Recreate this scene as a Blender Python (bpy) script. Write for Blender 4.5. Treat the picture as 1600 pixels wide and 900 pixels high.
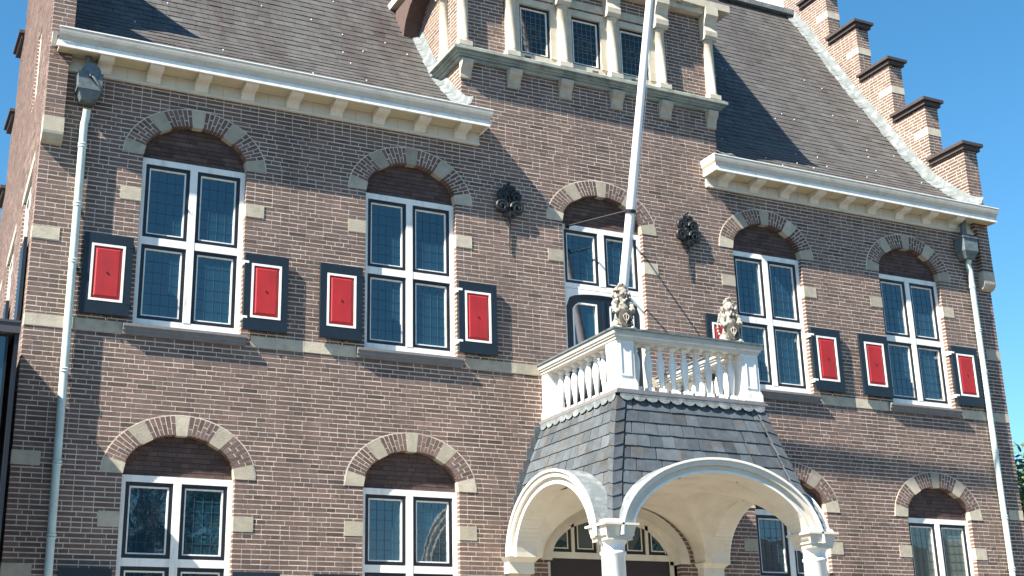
import bpy, bmesh, math, random
from mathutils import Vector, Matrix
R = math.radians
rnd = random.Random(7)
sc = bpy.context.scene
for o in list(bpy.data.objects): bpy.data.objects.remove(o)
COL = sc.collection

# ------------------------------------------------------------------ camera
CAM = Vector((-1.608, -15.187, 1.65))
yaw, pitch, roll = R(27.166), R(17.949), R(-1.498)
fw = Vector((math.sin(yaw)*math.cos(pitch), math.cos(yaw)*math.cos(pitch), math.sin(pitch)))
rt = Vector((math.cos(yaw), -math.sin(yaw), 0)); up = rt.cross(fw)
rt2 = math.cos(roll)*rt + math.sin(roll)*up; up2 = -math.sin(roll)*rt + math.cos(roll)*up
FPX = 2067.3
cd = bpy.data.cameras.new("camera"); cam = bpy.data.objects.new("camera", cd); COL.objects.link(cam)
cam.matrix_world = Matrix(((rt2.x, up2.x, -fw.x, CAM.x), (rt2.y, up2.y, -fw.y, CAM.y), (rt2.z, up2.z, -fw.z, CAM.z), (0, 0, 0, 1)))
cd.sensor_width = 36; cd.lens = FPX/1600*36; cd.clip_start = .1; cd.clip_end = 3000
sc.camera = cam
def proj(p):
    d = Vector(p)-CAM; q = d.dot(fw)
    return 800+FPX*d.dot(rt2)/q, 450-FPX*d.dot(up2)/q

# ------------------------------------------------------------------ light
SUN = Vector((3.5, 1.0, -3.75)).normalized()          # direction the light travels
elev = math.asin(-SUN.z); az = math.atan2(-SUN.x, -SUN.y)
w = bpy.data.worlds.new("World"); sc.world = w; w.use_nodes = True
nt = w.node_tree; bg = nt.nodes['Background']
sky = nt.nodes.new('ShaderNodeTexSky'); sky.sky_type = 'NISHITA'; sky.sun_disc = False
sky.sun_elevation = elev; sky.sun_rotation = az; sky.altitude = 0; sky.air_density = 1.0; sky.dust_density = 0; sky.ozone_density = 4.0
hs = nt.nodes.new('ShaderNodeHueSaturation'); hs.inputs['Saturation'].default_value = 1.22; hs.inputs['Hue'].default_value = .488
nt.links.new(sky.outputs[0], hs.inputs['Color']); nt.links.new(hs.outputs[0], bg.inputs[0]); bg.inputs[1].default_value = .062
sl = bpy.data.lights.new("sun", 'SUN'); so = bpy.data.objects.new("sun", sl); COL.objects.link(so)
sl.energy = 5.0; sl.angle = R(.5); sl.color = (1, .925, .80)
so.rotation_euler = (-SUN).to_track_quat('Z', 'Y').to_euler(); so.location = (-20, -10, 30)
sc.view_settings.view_transform = 'Standard'; sc.view_settings.look = 'None'; sc.view_settings.gamma = 1
sc.view_settings.exposure = 1.8

# ------------------------------------------------------------------ materials
def newmat(name):
    m = bpy.data.materials.new(name); m.use_nodes = True
    return m, m.node_tree, m.node_tree.nodes['Principled BSDF']
def N(t, typ, **k):
    n = t.nodes.new(typ)
    for a, b in k.items(): setattr(n, a, b)
    return n
def mat(name, col, rough=.7, var=.12, scale=6, bump=.0, bscale=60, metal=0, ior=1.45, tint=False, streak=0, col2=None, fac2=.5, s2=1.5):
    m, t, p = newmat(name); L = t.links
    p.inputs['Roughness'].default_value = rough; p.inputs['Metallic'].default_value = metal; p.inputs['IOR'].default_value = ior
    g = N(t, 'ShaderNodeNewGeometry'); no = N(t, 'ShaderNodeTexNoise'); no.inputs['Scale'].default_value = scale; no.inputs['Detail'].default_value = 6
    L.new(g.outputs['Position'], no.inputs['Vector'])
    base = N(t, 'ShaderNodeRGB'); base.outputs[0].default_value = (*col, 1); cur = base.outputs[0]
    if col2:
        n2 = N(t, 'ShaderNodeTexNoise'); n2.inputs['Scale'].default_value = s2; n2.inputs['Detail'].default_value = 8; n2.inputs['Roughness'].default_value = .65
        if streak:
            mp = N(t, 'ShaderNodeMapping'); mp.inputs['Scale'].default_value = (1, .25, .18); L.new(g.outputs['Position'], mp.inputs['Vector']); L.new(mp.outputs[0], n2.inputs['Vector'])
        else: L.new(g.outputs['Position'], n2.inputs['Vector'])
        cr = N(t, 'ShaderNodeMapRange'); cr.inputs[1].default_value = fac2-.08; cr.inputs[2].default_value = fac2+.14
        L.new(n2.outputs[0], cr.inputs[0])
        mx = N(t, 'ShaderNodeMix', data_type='RGBA'); L.new(cr.outputs[0], mx.inputs[0]); L.new(cur, mx.inputs[6]); mx.inputs[7].default_value = (*col2, 1); cur = mx.outputs[2]
    mr = N(t, 'ShaderNodeMapRange'); mr.inputs[1].default_value = .25; mr.inputs[2].default_value = .75
    mr.inputs[3].default_value = 1-var; mr.inputs[4].default_value = 1+var; L.new(no.outputs[0], mr.inputs[0]); f = mr.outputs[0]
    if tint:
        at = N(t, 'ShaderNodeAttribute', attribute_name='tint'); ma = N(t, 'ShaderNodeMath', operation='MULTIPLY'); L.new(at.outputs['Fac'], ma.inputs[0]); L.new(f, ma.inputs[1]); f = ma.outputs[0]
    vm = N(t, 'ShaderNodeVectorMath', operation='SCALE'); L.new(cur, vm.inputs[0]); L.new(f, vm.inputs['Scale']); L.new(vm.outputs[0], p.inputs['Base Color'])
    if bump:
        bn = N(t, 'ShaderNodeTexNoise'); bn.inputs['Scale'].default_value = bscale; bn.inputs['Detail'].default_value = 4; L.new(g.outputs['Position'], bn.inputs['Vector'])
        b = N(t, 'ShaderNodeBump'); b.inputs['Strength'].default_value = bump; b.inputs['Distance'].default_value = .01; L.new(bn.outputs[0], b.inputs['Height']); L.new(b.outputs[0], p.inputs['Normal'])
    return m
M = {}
M['brick'] = mat('brick', (.152, .098, .081), .85, .22, 14, .5, 90, tint=True, col2=(.100, .066, .056), fac2=.52, s2=1.1, streak=1)
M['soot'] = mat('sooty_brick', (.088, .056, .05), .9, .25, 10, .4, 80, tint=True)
M['mortar'] = mat('mortar', (.58, .50, .43), .95, .2, 4, .5, 120, col2=(.40, .34, .29), fac2=.55, s2=1.4, streak=1)
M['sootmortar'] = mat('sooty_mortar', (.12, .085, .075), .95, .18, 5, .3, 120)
M['stone'] = mat('sandstone', (.43, .385, .305), .85, .12, 9, .3, 70, tint=True, col2=(.33, .30, .25), fac2=.55, s2=5)
M['dstone'] = mat('dormer_stone', (.50, .45, .36), .8, .1, 7, .25, 60, col2=(.38, .35, .29), fac2=.56, s2=4)
M['white'] = mat('white_paint', (.78, .77, .74), .5, .05, 8, .1, 40, col2=(.56, .53, .47), fac2=.60, s2=9, streak=1)
M['cream'] = mat('cream_paint', (.62, .59, .52), .5, .05, 6, .06, 30, col2=(.56, .51, .42), fac2=.6, s2=4)
M['gutter'] = mat('dull_gutter_paint', (.53, .49, .42), .55, .06, 8, .1, 40, col2=(.42, .385, .33), fac2=.58, s2=5)
M['buff'] = mat('buff_soffit_paint', (.50, .44, .30), .6, .08, 6)
M['plaster'] = mat('vault_plaster', (.60, .56, .49), .8, .06, 3, .1, 20, col2=(.50, .45, .38), fac2=.55, s2=2.5)
M['sill'] = mat('grey_sill_stone', (.17, .165, .17), .6, .12, 12, .2, 80)
M['bluepaint'] = mat('blue_black_paint', (.008, .015, .024), .42, .15, 10, .08, 60)
M['black'] = mat('black_paint', (.010, .012, .018), .4, .1, 10)
M['red'] = mat('red_paint', (.36, .016, .020), .55, .16, 3.5, .12, 50, col2=(.27, .018, .02), fac2=.57, s2=7, streak=1)
M['iron'] = mat('wrought_iron', (.012, .014, .016), .42, .2, 20, .2, 80)
M['zinc'] = mat('verdigris_pipe_paint', (.50, .60, .57), .45, .08, 12, .1, 40, col2=(.34, .40, .39), fac2=.6, s2=6)
M['hopper'] = mat('weathered_lead_hopper', (.11, .14, .155), .55, .2, 14, .2, 50, col2=(.05, .065, .07), fac2=.56, s2=12)
M['copper'] = mat('green_weathered_ledge', (.30, .33, .30), .65, .15, 10, .25, 50, col2=(.15, .17, .155), fac2=.54, s2=5)
M['lead'] = mat('lead_sheet', (.13, .15, .158), .6, .15, 12, .5, 18, col2=(.26, .28, .285), fac2=.55, s2=7)
M['slate'] = mat('roof_slate', (.074, .072, .071), .6, .16, 9, .3, 50, tint=True, streak=1, col2=(.050, .040, .039), fac2=.545, s2=1.6)
M['pslate'] = mat('blue_slate', (.080, .094, .108), .42, .2, 11, .3, 45, tint=True, col2=(.085, .078, .07), fac2=.56, s2=5)
M['cap'] = mat('dark_coping', (.055, .043, .042), .6, .15, 10, .2, 60)
M['pole'] = mat('white_pole_paint', (.78, .76, .80), .4, .04, 5)
M['statue'] = mat('weathered_shaded_statue_stone', (.36, .335, .29), .9, .25, 22, .5, 120, col2=(.09, .085, .075), fac2=.53, s2=16)
M['came'] = mat('lead_came', (.05, .09, .13), .5, .1, 10)
M['fascia'] = mat('dark_grey_fascia', (.06, .055, .065), .5, .06, 5)
M['curtain'] = mat('pale_curtain', (.35, .38, .34), .9, .15, 9)
M['dark'] = mat('dark_interior', (.02, .02, .022), .9, .1, 5)
M['doorwood'] = mat('dark_door_paint', (.03, .018, .02), .4, .1, 6)
M['ground'] = mat('street_paving', (.06, .058, .055), .9, .15, 3, .3, 20, col2=(.045, .044, .043), fac2=.5, s2=.8)
M['leaf'] = mat('leaves', (.075, .12, .03), .6, .3, 3, tint=True)
M['bark'] = mat('bark', (.09, .07, .05), .9, .2, 8, .5, 30)
M['tile'] = mat('grey_roof_tile', (.08, .07, .065), .8, .2, 6)
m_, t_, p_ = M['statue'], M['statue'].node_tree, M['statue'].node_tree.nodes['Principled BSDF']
g_ = N(t_, 'ShaderNodeNewGeometry'); c_ = N(t_, 'ShaderNodeMapRange'); c_.inputs[1].default_value = .44; c_.inputs[2].default_value = .54; c_.inputs[3].default_value = .22; c_.inputs[4].default_value = 1.15  # occlusion-like shade painted into the hollows together with dirt, raised parts lightened
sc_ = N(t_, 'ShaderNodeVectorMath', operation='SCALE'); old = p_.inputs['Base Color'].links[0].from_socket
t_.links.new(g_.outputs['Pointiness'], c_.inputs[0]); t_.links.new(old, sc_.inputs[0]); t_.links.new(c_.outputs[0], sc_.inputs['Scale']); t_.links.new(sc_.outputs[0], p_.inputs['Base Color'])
def glassmat(name, col, ior, wav):
    m, t, p = newmat(name); p.inputs['Base Color'].default_value = (*col, 1); p.inputs['Roughness'].default_value = .025; p.inputs['IOR'].default_value = ior
    g = N(t, 'ShaderNodeNewGeometry'); n = N(t, 'ShaderNodeTexNoise'); n.inputs['Scale'].default_value = 5.5; n.inputs['Detail'].default_value = 2
    t.links.new(g.outputs['Position'], n.inputs['Vector']); b = N(t, 'ShaderNodeBump'); b.inputs['Strength'].default_value = wav; b.inputs['Distance'].default_value = .02
    t.links.new(n.outputs[0], b.inputs['Height']); t.links.new(b.outputs[0], p.inputs['Normal']); return m
M['glass'] = glassmat('window_glass', (.008, .034, .054), 1.95, .05)
M['glass3'] = glassmat('dormer_glass', (.006, .010, .013), 1.6, .05)
M['came2'] = mat('pale_lead_came', (.10, .12, .12), .5, .1, 10)
M['glass2'] = glassmat('curtained_glass', (.10, .12, .10), 1.75, .08)

# ------------------------------------------------------------------ builders
WL = {}
def setp(o, label=None, cat=None, group=None, kind=None):
    if label: o['label'] = label
    if cat: o['category'] = cat
    if group: o['group'] = group
    if kind: o['kind'] = kind
    return o
def empty(name, loc, label, cat, group=None):
    o = bpy.data.objects.new(name, None); COL.objects.link(o); o.location = loc; WL[o.name] = Vector(loc)
    return setp(o, label, cat, group)
class MB:
    def __init__(s): s.v = []; s.f = []; s.t = []; s.sm = []
    def add(s, vs, fs, tint=1.0, smooth=False):
        n = len(s.v); s.v += [tuple(a) for a in vs]; s.f += [tuple(n+i for i in f) for f in fs]; s.t += [tint]*len(fs); s.sm += [smooth]*len(fs); return s
    def box(s, x0, x1, y0, y1, z0, z1, tint=1.0):
        return s.add([(x0,y0,z0),(x1,y0,z0),(x1,y1,z0),(x0,y1,z0),(x0,y0,z1),(x1,y0,z1),(x1,y1,z1),(x0,y1,z1)],
                     [(0,3,2,1),(4,5,6,7),(0,1,5,4),(1,2,6,5),(2,3,7,6),(3,0,4,7)], tint)
    def hexa(s, p, tint=1.0):      # 8 points: bottom 4, top 4
        return s.add(p, [(0,3,2,1),(4,5,6,7),(0,1,5,4),(1,2,6,5),(2,3,7,6),(3,0,4,7)], tint)
    def prism(s, poly, fn, a, b, tint=1.0):   # poly of 2D points, fn(u,v,w)->xyz
        n = len(poly); vs = [fn(u, v, a) for u, v in poly]+[fn(u, v, b) for u, v in poly]
        fs = [tuple(range(n))[::-1], tuple(range(n, 2*n))]+[(i, (i+1) % n, n+(i+1) % n, n+i) for i in range(n)]
        return s.add(vs, fs, tint)
    def tube(s, pts, r, n=8, tint=1.0, cap=True):
        pts = [Vector(p) for p in pts]; rr = r if isinstance(r, (list, tuple)) else [r]*len(pts); vs = []; prev = None
        for i, p in enumerate(pts):
            d = (pts[min(i+1, len(pts)-1)]-pts[max(i-1, 0)]).normalized()
            if prev is None:
                a = d.orthogonal().normalized()
            else: a = (prev-d*prev.dot(d)).normalized()
            prev = a; b = d.cross(a)
            vs += [p+rr[i]*(math.cos(2*math.pi*k/n)*a+math.sin(2*math.pi*k/n)*b) for k in range(n)]
        fs = [(i*n+k, i*n+(k+1) % n, (i+1)*n+(k+1) % n, (i+1)*n+k) for i in range(len(pts)-1) for k in range(n)]
        s.add(vs, fs, tint, True)
        if cap: s.add(vs[:n], [tuple(range(n))[::-1]], tint); s.add(vs[-n:], [tuple(range(n))], tint)
        return s
    def lathe(s, c, prof, n=16, tint=1.0):
        vs = [(c[0]+r*math.cos(2*math.pi*k/n), c[1]+r*math.sin(2*math.pi*k/n), c[2]+z) for r, z in prof for k in range(n)]
        fs = [(i*n+k, i*n+(k+1) % n, (i+1)*n+(k+1) % n, (i+1)*n+k) for i in range(len(prof)-1) for k in range(n)]
        s.add(vs, fs, tint, True); s.add(vs[:n], [tuple(range(n))[::-1]]); s.add(vs[-n:], [tuple(range(n))]); return s
    def sweep(s, prof, path, closed=False, tint=1.0, smooth=False):   # prof: list of fn point -> rings given directly
        n = len(prof(path[0])); vs = []
        for p in path: vs += prof(p)
        m = len(path); fs = [(i*n+k, i*n+(k+1) % n, (i+1)*n+(k+1) % n, (i+1)*n+k) for i in range(m-1) for k in range(n)]
        fs += [tuple(range(n))[::-1], tuple(range((m-1)*n, m*n))]
        return s.add(vs, fs, tint, smooth)
    def mesh(s, name, off):
        me = bpy.data.meshes.new(name); me.from_pydata([(a[0]-off[0], a[1]-off[1], a[2]-off[2]) for a in s.v], [], s.f)
        at = me.attributes.new('tint', 'FLOAT', 'FACE'); at.data.foreach_set('value', s.t); me.polygons.foreach_set('use_smooth', s.sm)
        return me
    def build(s, name, m, parent=None, label=None, kind=None, cat=None, group=None, fix=True):
        if not s.v: return None
        xs, ys, zs = zip(*s.v); c = Vector(((min(xs)+max(xs))/2, (min(ys)+max(ys))/2, min(zs)))
        me = s.mesh(name, c); me.materials.append(M[m])
        if fix:
            bm = bmesh.new(); bm.from_mesh(me); bmesh.ops.recalc_face_normals(bm, faces=bm.faces); bm.to_mesh(me); bm.free()
        o = bpy.data.objects.new(name, me); COL.objects.link(o)
        if parent: o.parent = parent; o.location = c-WL[parent.name]
        else: o.location = c
        WL[o.name] = c
        return setp(o, label, cat, group, kind)
def copy_tree(o, off, parent=None):
    c = o.copy(); COL.objects.link(c); off = Vector(off)
    if parent is not None:
        c.parent = parent
    WL[c.name] = WL[o.name]+off
    c.location = WL[c.name]-(WL[c.parent.name] if c.parent else Vector())
    for ch in [x for x in bpy.data.objects if x.parent == o and x != c]: copy_tree(ch, off, c)
    return c
XZ = lambda u, v, w: (u, w, v)
YZ = lambda u, v, w: (w, u, v)

# ------------------------------------------------------------------ ground
g = MB(); g.add([(-900,-900,0),(900,-900,0),(900,900,0),(-900,900,0)], [(0,1,2,3)]); g.build('ground', 'ground', kind='structure')
g = MB().box(-12, 28, -3.2, -.02, .004, .12); g.build('pavement', 'stone', kind='structure')

# ------------------------------------------------------------------ town hall
HALL = empty('town_hall', (7.6, 4.5, 0), 'brick town hall with slate roofs, stepped gables, red shutters and a balcony porch', 'town hall')
CH = .0576; FH = 9.28
WX = [1.835, 4.715, 10.575, 13.415]; LX = [1.835, 4.715, 10.60, 13.43]
ARCH_U = [1.835, 4.715, 7.67, 10.575, 13.415]
def ell(a, b, dz): return a*math.sqrt(max(0, 1-(dz/b)**2))
def openings(z):
    o = []
    for c in ARCH_U:
        hw = .645 if c != 7.67 else .665
        lo = 6.13 if c != 7.67 else 5.3
        if lo < z < 8.27: o.append((c-hw, c+hw))
        elif 8.27 <= z < 8.87: h = ell(hw+.12, .6, z-8.27); o.append((c-h, c+h))
    for c in LX:
        if 1.9 < z < 4.37: o.append((c-.645, c+.645))
        elif 4.37 <= z < 4.97: h = ell(.765, .6, z-4.37); o.append((c-h, c+h))
    if z < 3.6: o.append((6.60, 8.65))
    elif z < 4.30: h = ell(1.07, .72, z-3.6); o.append((7.625-h, 7.625+h))
    return sorted(o)
def comp(a, b, ops):
    out = []; x = a
    for p, q in ops:
        if p > x: out.append((x, min(p, b)))
        x = max(x, q)
    if x < b: out.append((x, b))
    return [(p, q) for p, q in out if q-p > .02]
BRICKS = []     # (8 points, tint)
def lay(rows, o, d, n, ivf, mort, depth=.1, z0=0, store=None, joint=.0138, mdepth=None):
    """courses of separate bricks on a wall face; o origin, d direction, n outward normal (2D)"""
    store = BRICKS if store is None else store
    md = mdepth or depth
    P = lambda s, e, z: (o[0]+d[0]*s-n[0]*e, o[1]+d[1]*s-n[1]*e, z)
    for k in range(*rows):
        za = z0+k*CH; zc = za+CH/2
        for s0, s1 in ivf(zc):
            m0, m1 = s0+.0012, s1-.0012; mort.hexa([P(m0, .0014, za), P(m1, .0014, za), P(m1, md, za), P(m0, md, za), P(m0, .0014, za+CH), P(m1, .0014, za+CH), P(m1, md, za+CH), P(m0, md, za+CH)])
            x = s0; first = True
            while x < s1-.004:
                L_ = .212 if rnd.random() < (.66 if k % 2 else .42) else .1
                if first and k % 2: L_ = .1 if rnd.random() < .5 else .15
                first = False
                xe = x+L_
                if s1-xe < .06: xe = s1 if s1-x < .26 else x+(s1-x)/2-joint/2
                e = rnd.uniform(-.0010, .0006); h = rnd.uniform(-.0008, .0008)
                a, b, za1, zb1 = x, min(xe, s1), za+joint/2+h, za+CH-joint/2+h; b += (.0052 if b < s1-.01 else 0)
                t = max(.5, rnd.gauss(1, .13)); 
                if rnd.random() < .06: t *= .7
                store.append(([P(a, e, za1), P(b, e, za1), P(b, depth, za1), P(a, depth, za1), P(a, e, zb1), P(b, e, zb1), P(b, depth, zb1), P(a, depth, zb1)], t))
                x = xe+joint
mort = MB()
lay((0, int(FH/CH)), (0, 0), (1, 0), (0, -1), lambda z: comp(0, 15.2, openings(z)), mort, .115)
# upper middle bay up to the ledge, then behind the columns
K0 = int(FH/CH)
DWX = [6.68, 7.54, 8.38]
def bayiv(z):
    ops = [(6.2, 8.87)] if 10.78 < z < 11.62 else []
    return comp(5.47, 9.78, ops)
lay((K0, int(12.3/CH)), (0, 0), (1, 0), (0, -1), bayiv, mort, .115)
mort.build('facade_mortar', 'mortar', HALL)
# pick the nearest 300 as single bricks
def size(b):
    p = [proj(b[0][i]) for i in (0, 1, 5, 4)]
    cx = sum(q[0] for q in p)/4; cy = sum(q[1] for q in p)/4
    if not (4 < cx < 1596 and 4 < cy < 896): return 0
    if cx < 36 and cy > 500: return 0
    return abs(p[1][0]-p[0][0])*abs(p[3][1]-p[0][1])
def hidden(b):
    (x, y, z) = b[0][0]
    return any(c-1.3 < x < c+1.25 and 6.0 < z < 7.2 for c in WX)
BRICKS.sort(key=lambda b: 0 if hidden(b) else -size(b))
for b in BRICKS[:300]: MB().hexa(b[0], b[1]).build('brick', 'brick', HALL, fix=False)
st = MB()
for b in BRICKS[300:]: st.hexa(b[0], b[1])

# side wall (left, slightly out of square), stepped gables, inner face of the right gable
SK = .0435
LF = [-.12, .2, .95, 1.7, 2.45, 3.2]; RF = [-.12+.74*k for k in range(6)]
TOP = [10.72+1.165*k for k in range(6)]
def level(z):
    for k, t in enumerate(TOP):
        if z < t: return k
    return None
prof = [(-.34, 9.58), (-.1, 9.68), (.24, 9.97), (.70, 10.42), (1.16, 11.03), (1.70, 11.85), (2.43, 12.95), (3.03, 13.93), (3.6, 14.86), (4.0, 15.48)]
def roofz(y):
    for (a, b), (c, d) in zip(prof, prof[1:]):
        if y <= c: return b+(d-b)*(y-a)/(c-a)
    return prof[-1][1]
def roofy(z):
    for (a, b), (c, d) in zip(prof, prof[1:]):
        if z <= d: return a+(c-a)*(z-b)/(d-b)
    return 4.0
gm = MB(); gb = []
SW = [(.95, 2.2, 6.13, 8.27), (3.6, 4.85, 6.13, 8.27), (6.3, 7.55, 6.13, 8.27), (.95, 2.2, 1.9, 4.4), (1.75, 2.5, 9.7, 10.9)]
def sideiv(z):
    k = level(z); 
    if k is None: return []
    a = LF[k] if z > 9.4 else 0
    return comp(max(a, .118), 9.0-.735*k, [(p, q) for p, q, r, s in SW if r < z < s])
lay((0, int(TOP[5]/CH)), (0, 0), (SK, 1), (-1, SK), sideiv, gm, .1, store=gb)
lay((int(9.4/CH), int(TOP[5]/CH)), (14.9, 0), (0, 1), (-1, 0), lambda z: [(RF[level(z)], roofy(z)+.12)] if level(z) is not None and roofy(z)+.12 > RF[level(z)]+.1 else [], gm, .08, store=gb)
def gable(x0, x1, F, sk):
    core = MB()
    for k in range(6):
        za = TOP[k-1] if k else 9.3
        def pt(x, y): return (x+sk*y, y)
        yb = 9.0-.735*k; ya = F[k]+.085; zt = TOP[k]
        P4 = [pt(x0+.05, ya), pt(x1-.085, ya), pt(x1-.085, yb), pt(x0+.05, yb)]
        core.hexa([(*p, za) for p in P4]+[(*p, zt) for p in P4])
        # front face bricks of each step
        lay((int(za/CH), int(zt/CH)), (x0+sk*F[k], F[k]), (1, 0), (0, -1), lambda z: [(0, x1-x0)], gm, .08, store=gb)
        # coping
        ln = .88 if not (sk and k == 0) else .45
        for (yy0, yy1) in ((F[k]-.09, F[k]-.09+ln), (yb+.09-.88, yb+.09)):
            c = MB().box(x0-.09+sk*yy0, x1+.09+sk*yy0, yy0, yy1, zt+.075, zt+.13)
            c.box(x0-.045+sk*yy0, x1+.045+sk*yy0, yy0+.045, yy1-.03, zt, zt+.075)
            c.build('coping', 'cap', HALL)
        if k >= 1 and not sk:
            MB().box(x0-.006, x1+.006, F[k]-.006, F[k]+.33, zt-.57, zt-.43).build('quoin_stone', 'dstone', HALL)
    core.build('gable_core', 'mortar', HALL)
gable(14.9, 15.2, RF, 0)
gable(0.0, .26, LF, SK)
# right gable below the roof, and back walls closing the volume
MB().box(14.92, 15.19, .116, 9.0, 0, 9.3).build('side_wall', 'brick', HALL)
MB().hexa([(.1,.116,0),(.3,.116,0),(.66,8.9,0),(.47,8.9,0),(.1,.116,9.3),(.3,.116,9.3),(.66,8.9,9.3),(.47,8.9,9.3)]).build('side_wall', 'dark', HALL)
MB().box(.5, 14.92, 8.8, 8.99, 0, 9.6).build('rear_wall', 'brick', HALL)
MB().box(.3, 14.9, .35, .4, 0, 9.3).build('inner_wall', 'dark', HALL)
# corner piers under the gables, on stone corbels
for x0, x1, sx in ((0, .225, 0), (14.96, 15.2, 0)):
    pm = MB()
    lay((int(8.52/CH), int(9.42/CH)), (x0, -.12), (1, 0), (0, -1), lambda z: [(0, x1-x0)], pm, .05, store=gb)
    lay((int(8.52/CH), int(9.42/CH)), (x0, 0), (0, -1), (-1, 0), lambda z: [(0, .12)], pm, .05, store=gb)
    lay((int(8.52/CH), int(9.42/CH)), (x1, -.12), (0, 1), (1, 0), lambda z: [(0, .12)], pm, .05, store=gb)
    pf = [(0, 8.21)]+[(-.13*math.sin(a), 8.34-.13*math.cos(a)) for a in [R(d) for d in (15, 35, 55, 75, 90)]]+[(-.13, 8.525), (0, 8.525)]
    MB().prism(pf, YZ, x0-.006, x1+.006).build('corbel_stone', 'stone', HALL); pm.build('pier_mortar', 'mortar', HALL)

# dormer side walls
def dsiv(z): return [(0, min(4.4, roofy(z)+.12))] if z > 9.6 else []
for xx, nn in ((5.47, -1), (9.78, 1)):
    lay((int(9.6/CH), int(12.3/CH)), (xx, 0.0), (0, 1), (nn, 0), dsiv, gm, .1, store=gb)
gm.build('gable_mortar', 'mortar', HALL)
for p, t in gb: st.hexa(p, t)
st.build('brickwork', 'brick', HALL, kind='stuff', fix=False)

# stone band, quoins and window blocks
def stones(name, rects, y=-.005, m='stone', t=None):
    for x0, x1, z0, z1 in rects:
        MB().box(x0, x1, y+rnd.uniform(-.003, 0), .1, z0, z1, t or rnd.uniform(.72, 1.12)).build(name, m, HALL)
seg = []
for a, b in ((-.004, 1.08), (2.6, 3.96), (5.47, 6.98), (8.36, 9.82), (11.34, 12.66), (14.18, 15.204)):
    n = max(1, round((b-a)/.72)); 
    for i in range(n): seg.append((a+(b-a)*i/n+.002, a+(b-a)*(i+1)/n-.002, 5.99, 6.13))
stones('band_stone', seg)
rects = []
for c in ARCH_U:
    h = .645 if c != 7.67 else .665
    rects += [(c-h-.24, c-h+.002, 7.665, 7.835), (c+h-.002, c+h+.235, 7.665, 7.835)]
for c in LX:
    rects += [(c-.88, c-.643, 3.765, 3.94), (c+.643, c+.88, 3.765, 3.94)]
stones('block_stone', rects)
stones('quoin_stone', [(-.006, .30, 7.035, 7.185), (-.006, .30, 4.405, 4.565), (-.006, .305, 3.19, 3.345), (14.9, 15.206, 7.035, 7.185), (14.9, 15.206, 4.41, 4.565), (14.9, 15.206, 3.19, 3.345)])

# arches over the windows
vcount = 0
def arch(cx, zs, hw, near, crown=.475, th=.235, rise=.70):
    global vcount
    A = MB(); n = 40
    # recessed panel of sooty brick inside the arch
    pts = [(cx+(hw+.05)*math.cos(math.pi*i/24), zs-.0+(crown+.05)*math.sin(math.pi*i/24)) for i in range(25)]
    A.prism(pts, XZ, .105, .118)
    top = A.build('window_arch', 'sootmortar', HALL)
    tb = MB(); tmp = []
    def iv(z):
        h = ell(hw+.02, crown+.02, z-zs); return [(cx-h, cx+h)] if h > .08 and z > zs else []
    lay((0, 9), (0, .095), (1, 0), (0, -1), iv, MB(), .02, z0=zs, store=tmp, joint=.008)
    for p, t in tmp: tb.hexa(p, t*1.0)
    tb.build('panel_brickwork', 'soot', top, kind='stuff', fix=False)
    oa, ob = hw+th, rise
    def pt(t, f): return (cx+(hw+(oa-hw)*f)*math.cos(t), zs+(crown+(ob-crown)*f)*math.sin(t))
    def piece(t0, t1, f0, f1, y, name, m, par, mb=None):
        P = []
        for w_ in (y, .11):
            a, b, c_, d = pt(t0, f0), pt(t1, f0), pt(t1, f1), pt(t0, f1)
            P.append([(a[0], w_, a[1]), (b[0], w_, b[1]), (c_[0], w_, c_[1]), (d[0], w_, d[1])])
        q = [P[0][0], P[0][1], P[1][1], P[1][0], P[0][3], P[0][2], P[1][2], P[1][3]]
        tn = max(.55, rnd.gauss(1, .15)) if m == 'brick' else rnd.uniform(.70, 1.15)
        if mb is not None: mb.hexa(q, tn); return
        MB().hexa(q, tn).build(name, m, par)
    # mortar ring
    ring = MB()
    for i in range(n):
        t0, t1 = math.pi*i/n, math.pi*(i+1)/n; P = []
        for w_ in (-.0045, .112):
            P.append([(pt(t0, .06)[0], w_, pt(t0, .06)[1]), (pt(t1, .06)[0], w_, pt(t1, .06)[1]), (pt(t1, 1.06)[0], w_, pt(t1, 1.06)[1]), (pt(t0, 1.06)[0], w_, pt(t0, 1.06)[1])])
        ring.hexa([P[0][0], P[0][1], P[1][1], P[1][0], P[0][3], P[0][2], P[1][2], P[1][3]])
    ring.build('arch_mortar', 'mortar', top)
    stn = [(0, R(15)), (R(46), R(60)), (R(84.5), R(95.5)), (R(120), R(134)), (R(165), R(180))]
    for a, b in stn: piece(a, b, -.02, 1.03, -.008, 'arch_stone', 'stone', top)
    store = None if near else MB()
    for (a, b), (c_, d) in zip(stn, stn[1:]):
        m_ = 7 if c_-b > R(28) else 6; lo, hi = b, c_
        for i in range(m_):
            t0 = lo+(hi-lo)*i/m_+.008; t1 = lo+(hi-lo)*(i+1)/m_-.008
            sp = .36 if i % 2 else .64
            for f0, f1 in ((0, sp-.028), (sp+.028, 1)):
                piece(t0, t1, f0, f1, -.0065, 'voussoir', 'brick', top, store)
    if store is not None: store.build('voussoir_bricks', 'brick', top, kind='stuff', fix=False)
for c in ARCH_U: arch(c, 8.27, .645 if c != 7.67 else .665, c < 8)
for c in LX: arch(c, 4.37, .645, c < 5)

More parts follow.
